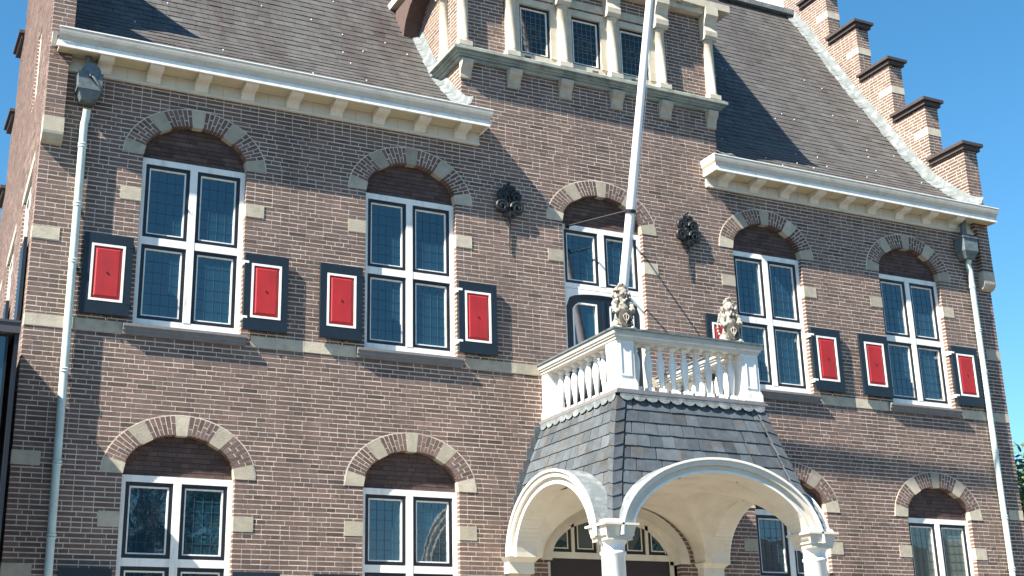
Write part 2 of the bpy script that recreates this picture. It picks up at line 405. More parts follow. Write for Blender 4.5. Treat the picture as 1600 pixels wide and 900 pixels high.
# ---- windows
YF = .075
def sash(par, x0, x1, z0, z1, cols=4, rows=6, curt=False, motif=True):
    s = MB(); t = .045
    for a in ((x0, x0+t, z0, z1), (x1-t, x1, z0, z1), (x0+t, x1-t, z0, z0+t), (x0+t, x1-t, z1-t, z1)): s.box(a[0], a[1], YF+.012, YF+.06, a[2], a[3])
    so_ = s.build('sash', 'black', par)
    X0, X1, Z0, Z1 = x0+t, x1-t, z0+t, z1-t; b = MB(); t = .017
    for a in ((X0, X0+t, Z0, Z1), (X1-t, X1, Z0, Z1), (X0+t, X1-t, Z0, Z0+t), (X0+t, X1-t, Z1-t, Z1)): b.box(a[0], a[1], YF+.022, YF+.05, a[2], a[3])
    b.build('bead', 'white', par)
    j = [rnd.uniform(-.0024, .0024) for _ in range(4)]; A, B, C_, D_ = X0+t, X1-t, Z0+t, Z1-t; ya, yb = YF+.046, YF+.052
    MB().hexa([(A, ya+j[0], C_), (B, ya+j[1], C_), (B, yb, C_), (A, yb, C_), (A, ya+j[2], D_), (B, ya+j[1]+j[2]-j[0], D_), (B, yb, D_), (A, yb, D_)]).build('pane', 'glass2' if curt else 'glass', par)
    if cols:
        c = MB(); X0 += t; X1 -= t; Z0 += t; Z1 -= t; e = .0010
        for i in range(1, cols): x = X0+(X1-X0)*i/cols; c.box(x-e, x+e, YF+.0395, YF+.0435, Z0, Z1)
        for i in range(1, rows): z = Z0+(Z1-Z0)*i/rows; c.box(X0, X1, YF+.038, YF+.0415, z-e, z+e)
        if motif:
            cx, cz = (X0+X1)/2, (Z0+Z1)/2; r = (X1-X0)*.2
            c.tube([(cx+r*math.cos(k*math.pi/6), YF+.039, cz+r*1.25*math.sin(k*math.pi/6)) for k in range(13)], .004, 4, cap=False)
        c.build('leading', 'came', par)
def window(cx, z0, z1, t0, t1, name='window', hw=.645, curt=False, botrows=6):
    f = MB(); y0, y1 = YF, YF+.07
    f.box(cx-hw, cx-hw+.06, y0, y1, z0, z1); f.box(cx+hw-.06, cx+hw, y0, y1, z0, z1)
    f.box(cx-hw+.06, cx+hw-.06, y0, y1, z1-.075, z1); f.box(cx-hw+.06, cx+hw-.06, y0, y1, z0, z0+.09)
    f.box(cx-.045, cx+.045, y0-.004, y1, z0+.09, z1-.075)
    f.box(cx-hw+.06, cx-.045, y0, y1, t0, t1); f.box(cx+.045, cx+hw-.06, y0, y1, t0, t1)
    wo = f.build(name, 'white', HALL)
    for (a, b) in ((cx-hw+.06, cx-.045), (cx+.045, cx+hw-.06)):
        sash(wo, a, b, z0+.09, t0, curt=curt, rows=botrows, motif=False); sash(wo, a, b, t1, z1-.075, curt=curt, motif=False)
    MB().box(cx-hw, cx+hw, .2, .21, z0, z1).build('room_dark', 'dark', wo)
    return wo
for c in WX:
    window(c, 6.13, 8.27, 7.155, 7.25)
    s = MB(); pr = [(.08, 6.13), (-.085, 6.105), (-.085, 6.075), (-.06, 6.065), (-.06, 6.035), (-.035, 6.025), (-.035, 5.985), (.02, 5.985), (.08, 5.985)]
    s.prism(pr, YZ, c-.755, c+.70); s.build('window_sill', 'sill', HALL)
for c in LX:
    window(c, 1.9, 4.37, 3.35, 3.44, curt=(c > 13), botrows=8)
    MB().prism([(.08, 1.9), (-.085, 1.875), (-.085, 1.84), (-.04, 1.8), (.08, 1.8)], YZ, c-.72, c+.72).build('window_sill', 'sill', HALL)

# ---- shutters
def shutter(x0, x1, z0, z1, hinge_left):
    y0, y1 = -.072, -.032
    b = MB(); fx = .088; fz = .155
    b.box(x0, x0+fx, y0, y1, z0, z1); b.box(x1-fx, x1, y0, y1, z0, z1); b.box(x0+fx, x1-fx, y0, y1, z0, z0+fz); b.box(x0+fx, x1-fx, y0, y1, z1-fz+.03, z1)
    b.box(x0+fx, x1-fx, y0+.02, y1, z0+fz, z1-fz+.03)
    s = b.build('shutter', 'bluepaint', HALL)
    X0, X1, Z0, Z1 = x0+fx, x1-fx, z0+fz, z1-fz+.03; t = .028; w_ = MB()
    for a in ((X0, X0+t, Z0, Z1), (X1-t, X1, Z0, Z1), (X0+t, X1-t, Z0, Z0+t), (X0+t, X1-t, Z1-t, Z1)): w_.box(a[0], a[1], y0-.004, y0+.02, a[2], a[3])
    w_.build('trim', 'white', s)
    X0 += t; X1 -= t; Z0 += t; Z1 -= t; p = MB().box(X0, X1, y0+.008, y0+.02, Z0, Z1)
    e = .02; p.hexa([(X0+e, y0+.008, Z0+e), (X1-e, y0+.008, Z0+e), (X1-e, y0+.009, Z0+e), (X0+e, y0+.009, Z0+e), (X0+e, y0+.008, Z1-e), (X1-e, y0+.008, Z1-e), (X1-e, y0+.009, Z1-e), (X0+e, y0+.009, Z1-e)])
    # raised field
    p2 = MB(); p2.hexa([(X0+.015, y0+.0078, Z0+.015), (X1-.015, y0+.0078, Z0+.015), (X1-.015, y0+.0078, Z1-.015), (X0+.015, y0+.0078, Z1-.015),
                        (X0+.04, y0-.004, Z0+.04), (X1-.04, y0-.004, Z0+.04), (X1-.04, y0-.004, Z1-.04), (X0+.04, y0-.004, Z1-.04)])
    pn = MB(); pn.v, pn.f, pn.t, pn.sm = p.v+p2.v, p.f[:6]+[tuple(i+len(p.v) for i in f) for f in p2.f], [1]*12, [False]*12
    pn.build('panel', 'red', s)
    cx, cz = (X0+X1)/2, (Z0+Z1)/2
    MB().box(cx-.009, cx+.009, y0-.011, y0-.003, cz-.009, cz+.009).build('pull', 'iron', s)
    xh = x0 if hinge_left else x1; d = 1 if hinge_left else -1
    for zz in (z0+.12, z1-.15):
        MB().box(xh-.02*d, xh+.006*d, y0+.012, y1+.07, zz, zz+.05).box(xh-.012*d, xh+.05*d, y0-.003, y0+.004, zz+.02, zz+.05).build('hinge', 'white' if hinge_left else 'bluepaint', s)
    h = MB().tube([((x0+x1)/2+.03, -.02, z0-.005), ((x0+x1)/2+.03, -.055, z0-.02), ((x0+x1)/2+.025, -.06, z0-.075)], .006, 5); h.build('stay_hook', 'iron', s)
    return s
for c in WX:
    shutter(c-1.262, c-.70, 6.185, 7.16, False); shutter(c+.645, c+1.20, 6.185, 7.16, True)
for c in LX:
    if c != 10.60: shutter(c-1.262, c-.70, 2.0, 3.30, False)
    shutter(c+.645, c+1.20, 2.0, 3.30, True)

# ---- balcony door in the middle
cx = 7.67; f = MB(); hw = .665; y0, y1 = YF, YF+.07
f.box(cx-hw, cx-hw+.06, y0, y1, 5.3, 8.27).box(cx+hw-.06, cx+hw, y0, y1, 5.3, 8.27).box(cx-hw+.06, cx+hw-.06, y0, y1, 8.195, 8.27).box(cx-.05, cx+.05, y0-.004, y1, 7.40, 8.195)
f.box(cx-hw+.06, cx+hw-.06, y0, y1, 7.32, 7.40)
# spandrels around the three-lobed door head
def lobe(x):
    u = abs(x-cx)/.585
    return 7.05+.16*math.sqrt(max(0, 1-((u-.88)/.12)**2)) if u > .88 else 7.17+.10*math.sqrt(max(0, 1-(u/.95)**2))
n = 24
for i in range(n):
    xa = cx-.605+1.21*i/n; xb = xa+1.21/n
    f.hexa([(xa, y0, lobe(xa)), (xb, y0, lobe(xb)), (xb, y1, lobe(xb)), (xa, y1, lobe(xa)), (xa, y0, 7.325), (xb, y0, 7.325), (xb, y1, 7.325), (xa, y1, 7.325)])
dr = f.build('balcony_door', 'white', HALL)
for (a, b) in ((cx-hw+.06, cx-.05), (cx+.05, cx+hw-.06)): sash(dr, a, b, 7.40, 8.195, motif=False)
for sgn in (-1, 1):
    xa, xb = (cx-.60, cx-.003) if sgn < 0 else (cx+.003, cx+.60)
    lf = MB(); ya, yb = YF+.02, YF+.06
    def strip(x_0, x_1, zb_, ztf, off=0, y_a=ya, y_b=yb, mb=lf, k=8):
        for i in range(k):
            p = x_0+(x_1-x_0)*i/k; q = x_0+(x_1-x_0)*(i+1)/k
            mb.hexa([(p, y_a, zb_(p)), (q, y_a, zb_(q)), (q, y_b, zb_(q)), (p, y_b, zb_(p)), (p, y_a, ztf(p)), (q, y_a, ztf(q)), (q, y_b, ztf(q)), (p, y_b, ztf(p))])
    gx0, gx1 = xa+.10, xb-.10
    gt = lambda x: 7.13-.10*(max(0, (gx0+.12-x if sgn < 0 else x-gx1+.12))/.12)**2
    strip(xa, gx0, lambda x: 5.32, lobe, k=3); strip(gx1, xb, lambda x: 5.32, lobe, k=3)
    strip(gx0, gx1, gt, lobe); lf.box(gx0, gx1, ya, yb, 5.32, 6.05)
    leaf = lf.build('door_leaf', 'bluepaint', dr)
    bd = MB(); strip(gx0, gx0+.022, lambda x: 6.05, gt, y_a=ya-.006, y_b=yb-.01, mb=bd, k=1); strip(gx1-.022, gx1, lambda x: 6.05, gt, y_a=ya-.006, y_b=yb-.01, mb=bd, k=1)
    strip(gx0, gx1, lambda x: gt(x)-.022, gt, y_a=ya-.0065, y_b=yb-.01, mb=bd); bd.box(gx0+.022, gx1-.022, ya-.006, yb-.01, 6.05, 6.072); bd.build('bead', 'white', dr)
    gl = MB(); strip(gx0, gx1, lambda x: 6.05, gt, y_a=YF+.045, y_b=YF+.05, mb=gl); gl.build('pane', 'glass', dr)
MB().box(cx-hw, cx+hw, .2, .21, 5.3, 8.27).build('room_dark', 'dark', dr)
MB().box(cx-.02, cx+.02, YF+.005, YF+.02, 5.35, 7.2).build('astragal', 'bluepaint', dr)

# ---- cornices
def cornice(x0, x1, brx, openleft, openright):
    b = MB(); b.box(x0+.02, x1-.02, -.03, .0, 9.205, 9.37).box(x0+.02, x1-.02, -.045, 0, 9.19, 9.215)
    co = b.build('cornice', 'cream', HALL)
    MB().box(x0+.02, x1-.02, -.30, -.0305, 9.372, 9.40).build('soffit', 'buff', co)
    fa = MB()
    xl = x0-(.0 if openleft else 0); xr = x1
    fa.box(xl-.01, xr+.01, -.325, -.30, 9.355, 9.43)
    if openleft: fa.box(xl-.01, xl+.018, -.2995, -.001, 9.355, 9.43)
    if openright: fa.box(xr-.018, xr+.01, -.2995, -.001, 9.355, 9.43)
    fa.build('fascia', 'white', co)
    # cyma gutter board with a mitred return
    cy = [(-.326, 9.431), (-.335, 9.465), (-.355, 9.50), (-.362, 9.535), (-.366, 9.565), (-.370, 9.585)]
    g_ = MB()
    def ringpts(e, z):   # e outward offset from -.326
        l = xl-(e if openleft else .0); r_ = xr+(e if openright else .0)
        return [(l, -.0 if openleft else -.326-e, z), (l, -.326-e, z), (r_, -.326-e, z), (r_, 0 if openright else -.326-e, z)]
    rows = [ringpts(-(y+.326), z) for y, z in cy]
    vs = [p for r_ in rows for p in r_]; fs = []
    for i in range(len(rows)-1):
        for k in range(3): fs.append((i*4+k, i*4+k+1, (i+1)*4+k+1, (i+1)*4+k))
    g_.add(vs, fs); g_.box(xl, xr, -.30, -.02, 9.44, 9.46)
    g_.build('gutter_board', 'gutter', co)
    e = .046
    MB().box(xl-(e if openleft else 0), xr+(e if openright else 0), -.326-e, -.335, 9.585, 9.60).build('gutter_edge', 'white', co)
    if openleft: MB().box(xl-e, xl-.04, -.334, -.001, 9.585, 9.60).build('gutter_edge', 'white', co)
    if openright: MB().box(xr+.04, xr+e, -.334, -.001, 9.585, 9.60).build('gutter_edge', 'white', co)
    for bx in brx:
        pr = [(-.031, 9.215), (-.055, 9.222), (-.075, 9.25), (-.085, 9.285), (-.115, 9.298), (-.18, 9.302), (-.235, 9.315), (-.275, 9.335), (-.296, 9.3715), (-.031, 9.3715)]
        MB().prism(pr, YZ, bx-.085, bx+.085).build('bracket', 'cream', co)
        MB().box(bx+.28, bx+.286, -.033, -.03, 9.217, 9.37).build('board_joint', 'buff', co)
cornice(.06, 5.74, [.646+.5955*i for i in range(9)], False, True)
cornice(9.50, 15.215, [9.80+.583*i for i in range(9)], True, True)
MB().prism([(.0, 9.36), (-.10, 9.40), (-.16, 9.50), (-.2, 9.60), (0, 9.60)], YZ, .005, .06).build('gutter_return', 'cream', HALL)

# ---- slate roofs
under = {}
slates = []
segs = [math.dist(a, b) for a, b in zip(prof, prof[1:])]; TOTAL = sum(segs)
def onprof(s):
    s = max(0, min(TOTAL-1e-6, s))
    for (a, b), L_ in zip(zip(prof, prof[1:]), segs):
        if s <= L_:
            f_ = s/L_; t = ((b[0]-a[0])/L_, (b[1]-a[1])/L_); return (a[0]+(b[0]-a[0])*f_, a[1]+(b[1]-a[1])*f_), t
        s -= L_
    return prof[-1], t
for xa, xb in ((.27, 5.47), (9.78, 14.9)):
    u = MB(); P = [(y, z-.03) for y, z in prof]; poly = P+[(4.0, 15.0), (4.0, 9.0), (-.3, 9.5)]
    u.prism(poly, YZ, xa, xb)
    u.prism([(4.01, 15.45), (8.9, 9.4), (4.01, 9.4)], YZ, xa+.35, xb)
    ro = u.build('roof', 'slate', HALL); under[xa] = ro
    s = 0; row = 0
    while s < TOTAL-.05:
        (y0, z0), t0 = onprof(s); (y1, z1), t1 = onprof(min(s+.19, TOTAL))
        nrm = (-t0[1], t0[0])
        x = xa-(row % 2)*.09-rnd.uniform(0, .02)
        while x < xb:
            wd = rnd.uniform(.165, .195); a, b = max(x+.003, xa), min(x+wd-.003, xb); x += wd
            if b-a < .03: continue
            if xa < 1 and a < .27+SK*max(0, y0): a = .27+SK*max(0, y0)
            sl = rnd.uniform(-.004, .004); lift = .012+rnd.uniform(0, .005)
            pts = []
            for (yy, zz, l) in ((y0, z0, lift), (y1, z1, .003)):
                for (xx, dz) in ((a, 0), (b, sl)):
                    pts.append((xx, yy+nrm[0]*l-t0[0]*dz, zz+nrm[1]*l-t0[1]*dz))
            th = .009
            q = [(p[0], p[1]-nrm[0]*th, p[2]-nrm[1]*th) for p in pts]
            slates.append(([q[0], q[1], q[3], q[2], pts[0], pts[1], pts[3], pts[2]], max(.6, rnd.gauss(1, .1)), xa))
        s += .148; row += 1
def ssize(b):
    p = [proj(b[0][i]) for i in (4, 5, 6, 7)]; cx_ = sum(q[0] for q in p)/4; cy_ = sum(q[1] for q in p)/4
    return 0 if not (0 < cx_ < 1600 and 0 < cy_ < 900) else abs(p[1][0]-p[0][0])*abs(p[3][1]-p[0][1])
slates.sort(key=lambda b: -ssize(b))
NS = 0
for b in slates[:NS]: MB().hexa(b[0], b[1]).build('slate', 'slate', under[b[2]], fix=False)
for xa in under:
    m_ = MB()
    for b in slates[NS:]:
        if b[2] == xa: m_.hexa(b[0], b[1])
    m_.build('slating', 'slate', under[xa], kind='stuff', fix=False)
    hk = MB()
    for _ in range(34):
        x_ = xa+rnd.uniform(.2, 5.0); s_ = rnd.uniform(.1, 4.5); (yy, zz), t = onprof(s_); nn = (-t[1], t[0])
        hk.lathe((x_, yy+nn[0]*.02, zz+nn[1]*.02-.01), [(.006, 0), (.012, .008), (.006, .018)], 6)
    hk.build('snow_hooks', 'white', under[xa], kind='stuff')
# lead flashings along gable, dormer and ridge
def flash(x0, x1, top_up, m='lead', wob=.03, nm='flashing', s_from=0.0, s_to=None, vert=None):
    f_ = MB(); s_ = s_from; i = 0; s_to = s_to or TOTAL-.05
    while s_ < s_to:
        (ya, za), t = onprof(s_); (yb, zb), _ = onprof(s_+.2); nn = (-t[1], t[0]); l = .022
        w0 = x0-rnd.uniform(0, wob)*(1 if x1 > x0 else -1)
        P = [(w0, ya+nn[0]*l, za+nn[1]*l), (x1, ya+nn[0]*(l+top_up), za+nn[1]*(l+top_up)), (x1, yb+nn[0]*(l+top_up-.006), zb+nn[1]*(l+top_up-.006)), (w0, yb+nn[0]*(l-.006), zb+nn[1]*(l-.006))]
        f_.hexa([(p[0], p[1], p[2]-.012) for p in P]+P); s_ += .165; i += 1
    f_.build(nm, m, HALL)
flash(14.79, 14.893, .04, wob=.05); flash(14.86, 14.893, .15, wob=.0)
flash(5.37, 5.463, .05); flash(5.43, 5.463, .14, wob=0); flash(9.92, 9.787, .05, wob=.01)
MB().tube([(9.8, 4.0, 15.49), (14.9, 4.0, 15.49)], .07, 8).box(9.8, 14.9, 3.8, 4.2, 15.36, 15.47).build('ridge_capping', 'lead', HALL)
MB().tube([(.5, 4.0, 15.49), (5.4, 4.0, 15.49)], .07, 8).build('ridge_capping', 'lead', HALL)

# ---- dormer: ledge, columns, windows, spire roof
lg = MB(); pr = [(0, 10.46), (-.05, 10.46), (-.09, 10.50), (-.115, 10.52), (-.115, 10.56), (-.15, 10.575), (-.15, 10.62), (0, 10.68)]
for e, z0_, z1_ in ((.05, 10.455, 10.50), (.09, 10.50, 10.53), (.115, 10.53, 10.575), (.168, 10.575, 10.62)):
    lg.box(5.47-e, 9.78+e, -e, .0, z0_, z1_); lg.box(5.47-e, 5.4705, .0005, .75, z0_, z1_); lg.box(9.7795, 9.78+e, .0005, .75, z0_, z1_)
lg.hexa([(5.31, -.165, 10.62), (9.94, -.165, 10.62), (9.93, -.001, 10.62), (5.32, -.001, 10.62), (5.36, -.11, 10.66), (9.89, -.11, 10.66), (9.89, -.001, 10.69), (5.36, -.001, 10.69)])
lg.build('ledge', 'copper', HALL)
def bracket(x, w_=.1, z=10.455, y=-.001):
    pr = [(y, z-.27), (y-.03, z-.26), (y-.035, z-.2), (y-.06, z-.13), (y-.10, z-.09), (y-.12, z-.03), (y-.12, z), (y, z)]
    MB().prism(pr, YZ, x-w_, x+w_).build('ledge_bracket', 'stone', HALL)
for x in (6.29, 7.13, 8.0, 8.86): bracket(x)
for x in (5.53, 9.70): bracket(x, .085)
colx = [5.49, 6.25, 7.11, 7.97, 8.83, 9.74]
cprof = [(.10, 0), (.10, .05), (.085, .06), (.095, .075), (.082, .09), (.08, .50), (.075, .95), (.088, .96), (.088, .985), (.078, .99)]
def dcol(x, y, zz=10.69, corner=False):
    c = MB().lathe((x, y, zz), cprof, 14); c.box(x-.105, x+.105, y-.105, y+.03, zz-.04, zz+.035)
    co = c.build('dormer_column', 'dstone', HALL)
    w_ = .115
    k = MB(); pr = [(y-.08, zz+.99), (y-.115, zz+1.04), (y-.12, zz+1.12), (y-.10, zz+1.2), (y-.13, zz+1.30), (y-.18, zz+1.38), (y-.18, zz+1.5), (y+.08, zz+1.5), (y+.08, zz+.99)]
    k.prism(pr, YZ, x-w_, x+w_); k.build('capital', 'dstone', co)
for x in colx: dcol(x, -.035)
dcol(5.45, .50)
fr = MB()
fr.box(6.16, 8.91, .0, .09, 10.70, 10.80)
for a, b in ((6.2, 6.42), (6.93, 7.29), (7.79, 8.13), (8.64, 8.90)): fr.box(a, b, -.012, .09, 10.80, 11.60)
fr.box(6.2, 8.90, -.015, .09, 11.60, 11.70)
fr.build('stone_surround', 'dstone', HALL)
MB().box(6.15, 8.95, -.02, .05, 11.73, 11.86).build('lintel', 'stone', HALL)
for a, b in ((6.42, 6.93), (7.29, 7.79), (8.13, 8.64)):
    f = MB(); f.box(a, a+.035, .03, .08, 10.80, 11.60).box(b-.035, b, .03, .08, 10.80, 11.60).box(a+.035, b-.035, .03, .08, 10.80, 10.835).box(a+.035, b-.035, .03, .08, 11.565, 11.6)
    dw = f.build('dormer_window', 'black', HALL)
    f = MB(); A, B, C_, D = a+.035, b-.035, 10.835, 11.565; t = .017
    f.box(A, A+t, .036, .07, C_, D).box(B-t, B, .036, .07, C_, D).box(A+t, B-t, .036, .07, C_, C_+t).box(A+t, B-t, .036, .07, D-t, D); f.build('bead', 'white', dw)
    MB().box(A+t, B-t, .058, .062, C_+t, D-t).build('pane', 'glass3', dw)
    f = MB(); e = .004
    for i in range(1, 5): x = A+t+(B-A-2*t)*i/5; f.box(x-e, x+e, .054, .0575, C_+t, D-t)
    for i in range(1, 7): z = C_+t+(D-C_-2*t)*i/7; f.box(A+t, B-t, .0525, .0565, z-e, z+e)
    cx_, cz_ = (A+B)/2, (C_+D)/2
    f.tube([(cx_+.07*math.cos(k*math.pi/6), .053, cz_+.07*math.sin(k*math.pi/6)) for k in range(13)], .005, 4, cap=False)
    f.box(cx_-.1, cx_-.092, .051, .056, cz_-.1, cz_+.1).box(cx_+.092, cx_+.1, .051, .056, cz_-.1, cz_+.1).box(cx_-.092, cx_+.092, .051, .056, cz_-.1, cz_-.092).box(cx_-.092, cx_+.092, .051, .056, cz_+.092, cz_+.1)
    f.build('leading', 'came2', dw)
# projecting arched bracket on the dormer flank
na = MB().prism([(1.78, 11.72), (1.78, 12.1), (.7, 12.1), (.95, 12.04), (1.2, 11.92), (1.38, 11.75), (1.48, 11.5), (1.62, 11.5)], YZ, 5.20, 5.468).build('flank_bracket', 'soot', HALL)
MB().box(5.185, 5.468, 1.62, 1.80, 11.48, 11.72).build('springer', 'dstone', na)
# dormer eaves, core and spire
MB().box(5.56, 9.69, .09, 4.2, 9.3, 12.3).build('dormer_core', 'dark', HALL)
MB().box(5.15, 10.1, -.2, 4.3, 12.2, 12.32).box(5.38, 9.87, -.14, 4.3, 12.1, 12.2).build('dormer_eaves', 'dstone', HALL)
MB().add([(5.2, -.12, 12.32), (10.05, -.12, 12.32), (10.05, 4.3, 12.32), (5.2, 4.3, 12.32), (7.62, 2.1, 19)], [(0, 1, 4), (1, 2, 4), (2, 3, 4), (3, 0, 4), (3, 2, 1, 0)]).build('spire_roof', 'slate', HALL)
fan = MB()
for i in range(9):
    a0 = R(180-22*i/9*4.1); 
for i in range(10):
    t0 = R(9*i); fan.hexa([(9.15+.5*math.sin(t0)*.9, -.01, 12.1), (9.15+.5*math.sin(t0+.15)*.9, -.01, 12.1), (9.15+.5*math.sin(t0+.15)*.9, .0, 12.1), (9.15+.5*math.sin(t0)*.9, .0, 12.1),
        (9.15+.58*math.sin(t0), -.2*math.cos(t0)-.02, 12.2), (9.15+.58*math.sin(t0+.15), -.2*math.cos(t0+.15)-.02, 12.2), (9.15+.58*math.sin(t0+.15), .0, 12.2), (9.15+.58*math.sin(t0), .0, 12.2)])
fan.build('fan_corbel', 'copper', HALL)

# ---- rain pipes with hoppers
def hopper(x, up_):
    y0, y1 = -.24, -.03; n0 = len(bpy.data.objects)
    pr = [(x-.135, 8.80), (x+.135, 8.80), (x+.145, 9.0), (x+.12, 9.0)]+[(x+.115*math.cos(t), 9.0+.13*math.sin(t)) for t in [R(d) for d in range(0, 181, 20)]]+[(x-.12, 9.0), (x-.145, 9.0)]
    h = MB().prism(pr, XZ, y0, y1)
    h.box(x-.15, x+.15, y0-.012, y1+.005, 8.775, 8.80)
    ho = h.build('rain_hopper', 'hopper', HALL)
    MB().hexa([(x-.09, y0+.03, 8.66), (x+.09, y0+.03, 8.66), (x+.09, y1, 8.66), (x-.09, y1, 8.66), (x-.13, y0, 8.775), (x+.13, y0, 8.775), (x+.13, y1, 8.775), (x-.13, y1, 8.775)]).build('outlet', 'hopper', ho)
    MB().tube([(x-.03, -.13, 9.0), (x-.03, -.13, 9.36)], .042, 12).build('gutter_spout', 'hopper', ho)
    MB().tube([(x, y0-.012, 8.95), (x+.02, y0-.03, 8.93), (x+.09, y0-.035, 8.84), (x+.12, y0-.02, 8.80)], .014, 6).build('overflow_pipe', 'hopper', ho)
    MB().lathe((x, y0-.006, 8.935), [(.028, 0), (.028, .03)], 10).build('overflow_hole', 'black', ho)
    for q in [ho]+[c for c in bpy.data.objects if c.parent == ho]: q.location.z += up_ if q == ho else 0
    return ho
hopper(.475, .12)
def pipe(x0_, xt):
    p = MB().tube([(xt, -.13, 8.68), (xt, -.10, 8.60), (x0_, -.075, 8.5), (x0_, -.072, 6), (x0_+.02, -.072, .2)], .046, 16)
    po = p.build('rain_pipe', 'zinc', HALL)
    for z in (8.2, 7.45, 6.75, 5.45, 4.4, 3.6, 2.4, 1.2):
        c = MB().lathe((x0_+.02*(8-z)/8, -.072, z), [(.047, 0), (.056, .006), (.056, .016), (.048, .022), (.048, .034), (.056, .04), (.056, .05), (.047, .056)], 16)
        c.build('pipe_collar', 'zinc', po)
        MB().box(x0_-.015, x0_+.025, -.04, .0, z+.015, z+.04).build('pipe_bracket', 'iron', po)
pipe(.462, .475)
# the right hopper is a plain box
hx = 14.63
h = MB().box(hx-.15, hx+.15, -.25, -.03, 8.80, 9.02).box(hx-.165, hx+.165, -.265, -.025, 9.02, 9.045); ho = h.build('rain_hopper', 'hopper', HALL)
MB().hexa([(hx-.08, -.2, 8.68), (hx+.08, -.2, 8.68), (hx+.08, -.03, 8.68), (hx-.08, -.03, 8.68), (hx-.15, -.25, 8.80), (hx+.15, -.25, 8.80), (hx+.15, -.03, 8.80), (hx-.15, -.03, 8.80)]).build('outlet', 'hopper', ho)
MB().tube([(hx, -.13, 9.03), (hx, -.13, 9.40)], .05, 12).build('gutter_spout', 'hopper', ho)
pipe(14.715, 14.66)

# ---- wrought iron wall anchors
def anchor(cx, cz, d=-.045):
    a = MB().tube([(cx, d, cz+.30), (cx, d-.005, cz), (cx-.01, d, cz-.2)], [.012, .018, .014], 8)
    a.tube([(cx, d-.02, cz-.12), (cx+.012, -.02, cz-.3), (cx, -.02, cz-.66)], [.02, .013, .009], 8)
    a.lathe((cx, d, cz+.29), [(.004, 0), (.028, .02), (.02, .045), (.004, .06)], 8)
    ao = a.build('wall_anchor', 'iron', HALL)
    for (ox, oz, r_, s_) in ((-.118, -.04, .095, 1), (.118, -.04, .095, -1), (-.105, .12, .08, 1), (.105, .12, .08, -1), (-.05, .225, .048, 1), (.05, .225, .048, -1), (-.05, -.15, .045, 1), (.05, -.15, .045, -1)):
        pts = []
        for k in range(26):
            t = k/25; rr = r_*(1-.78*t); an = (0 if s_ > 0 else math.pi)+s_*t*2*math.pi*1.7
            pts.append((cx+ox+rr*math.cos(an), d-.008, cz+oz+rr*math.sin(an)))
        MB().tube(pts, .026*r_/.09+.003, 6).build('scroll', 'iron', ao)
    MB().tube([(cx-.15, d+.012, cz-.02), (cx+.15, d+.012, cz-.02)], .022, 6).tube([(cx-.11, d+.012, cz+.12), (cx+.11, d+.012, cz+.12)], .018, 6).build('cross_bar', 'iron', ao)
anchor(6.155, 8.37); anchor(9.105, 8.37)

# ---- porch: vault, arches, columns, slate skirt
PX0, PX1, PYF = 6.0, 9.27, -2.45
PC = (PX0+PX1)/2; FA, FB, FZ = 1.24, .78, 3.55
SCY, SA, SB = -1.20, .93, .75
def zf(x): 
    u = (x-PC)/FA; return FZ+FB*math.sqrt(1-u*u) if abs(u) < 1 else FZ
def zs(y):
    u = (y-SCY)/SA; return FZ+SB*math.sqrt(1-u*u) if abs(u) < 1 else FZ
nx, ny = 130, 96; v_ = []; f_ = []
for j in range(ny+1):
    for i in range(nx+1):
        x = PX0+.02+(PX1-PX0-.04)*i/nx; y = PYF+.02+(-.002-PYF-.02)*j/ny; v_.append((x, y, max(zf(x), zs(y))))
for j in range(ny):
    for i in range(nx): a = j*(nx+1)+i; f_.append((a, a+1, a+nx+2, a+nx+1))
vt = MB().add(v_, f_, 1, True); vt.build('porch_vault', 'plaster', HALL, fix=False)
MB().box(PX0+.65, PX1-.65, -1.8, -.01, 4.55, 4.6).build('porch_deck', 'plaster', HALL)
def ring(name, m, C0, fn, ia, ib, oa, ob, w0, w1, par=None, n=40, z0=FZ, drop=0):
    r_ = MB()
    for i in range(n):
        t0, t1 = math.pi*i/n, math.pi*(i+1)/n; P = []
        for w_ in (w0, w1):
            P.append([fn(C0+a*math.cos(t), z0+b*math.sin(t), w_) for t, a, b in ((t0, ia, ib), (t1, ia, ib), (t1, oa, ob), (t0, oa, ob))])
        a, b = P; r_.add(a+b, [(0,1,2,3),(4,7,6,5),(0,4,5,1),(3,2,6,7)], 1, False)
    return r_.build(name, m, par or HALL)
def porch_arch(C0, fn, a, b, face, inw):
    s = 1 if inw > 0 else -1
    top = ring('porch_arch', 'cream', C0, fn, a, b, a+.10, b+.085, face+s*.02, face+s*.30)
    ring('inner_fillet', 'white', C0, fn, a+.0, b+.0, a+.03, b+.026, face+s*.008, face+s*.0195, top)
    ring('hood_mould', 'cream', C0, fn, a+.1001, b+.0851, a+.165, b+.145, face-s*.02, face+s*.20, top)
    ring('hood_rim', 'white', C0, fn, a+.165, b+.145, a+.195, b+.172, face-s*.045, face-s*.0205, top)
    ring('hood_lead', 'lead', C0, fn, a+.1655, b+.1455, a+.19, b+.168, face-s*.0204, face+s*.27, top)
    ring('arch_backing', 'plaster', C0, fn, a+.101, b+.086, a+.164, b+.144, face+s*.2005, face+s*.34, top)
porch_arch(PC, XZ, FA, FB, PYF, 1)
porch_arch(SCY, YZ, SA, SB, PX0, 1)
porch_arch(SCY, YZ, SA, SB, PX1, -1)
ring('wall_arch', 'plaster', 7.625, XZ, .985, .64, 1.14, .78, -.05, .2, n=40)
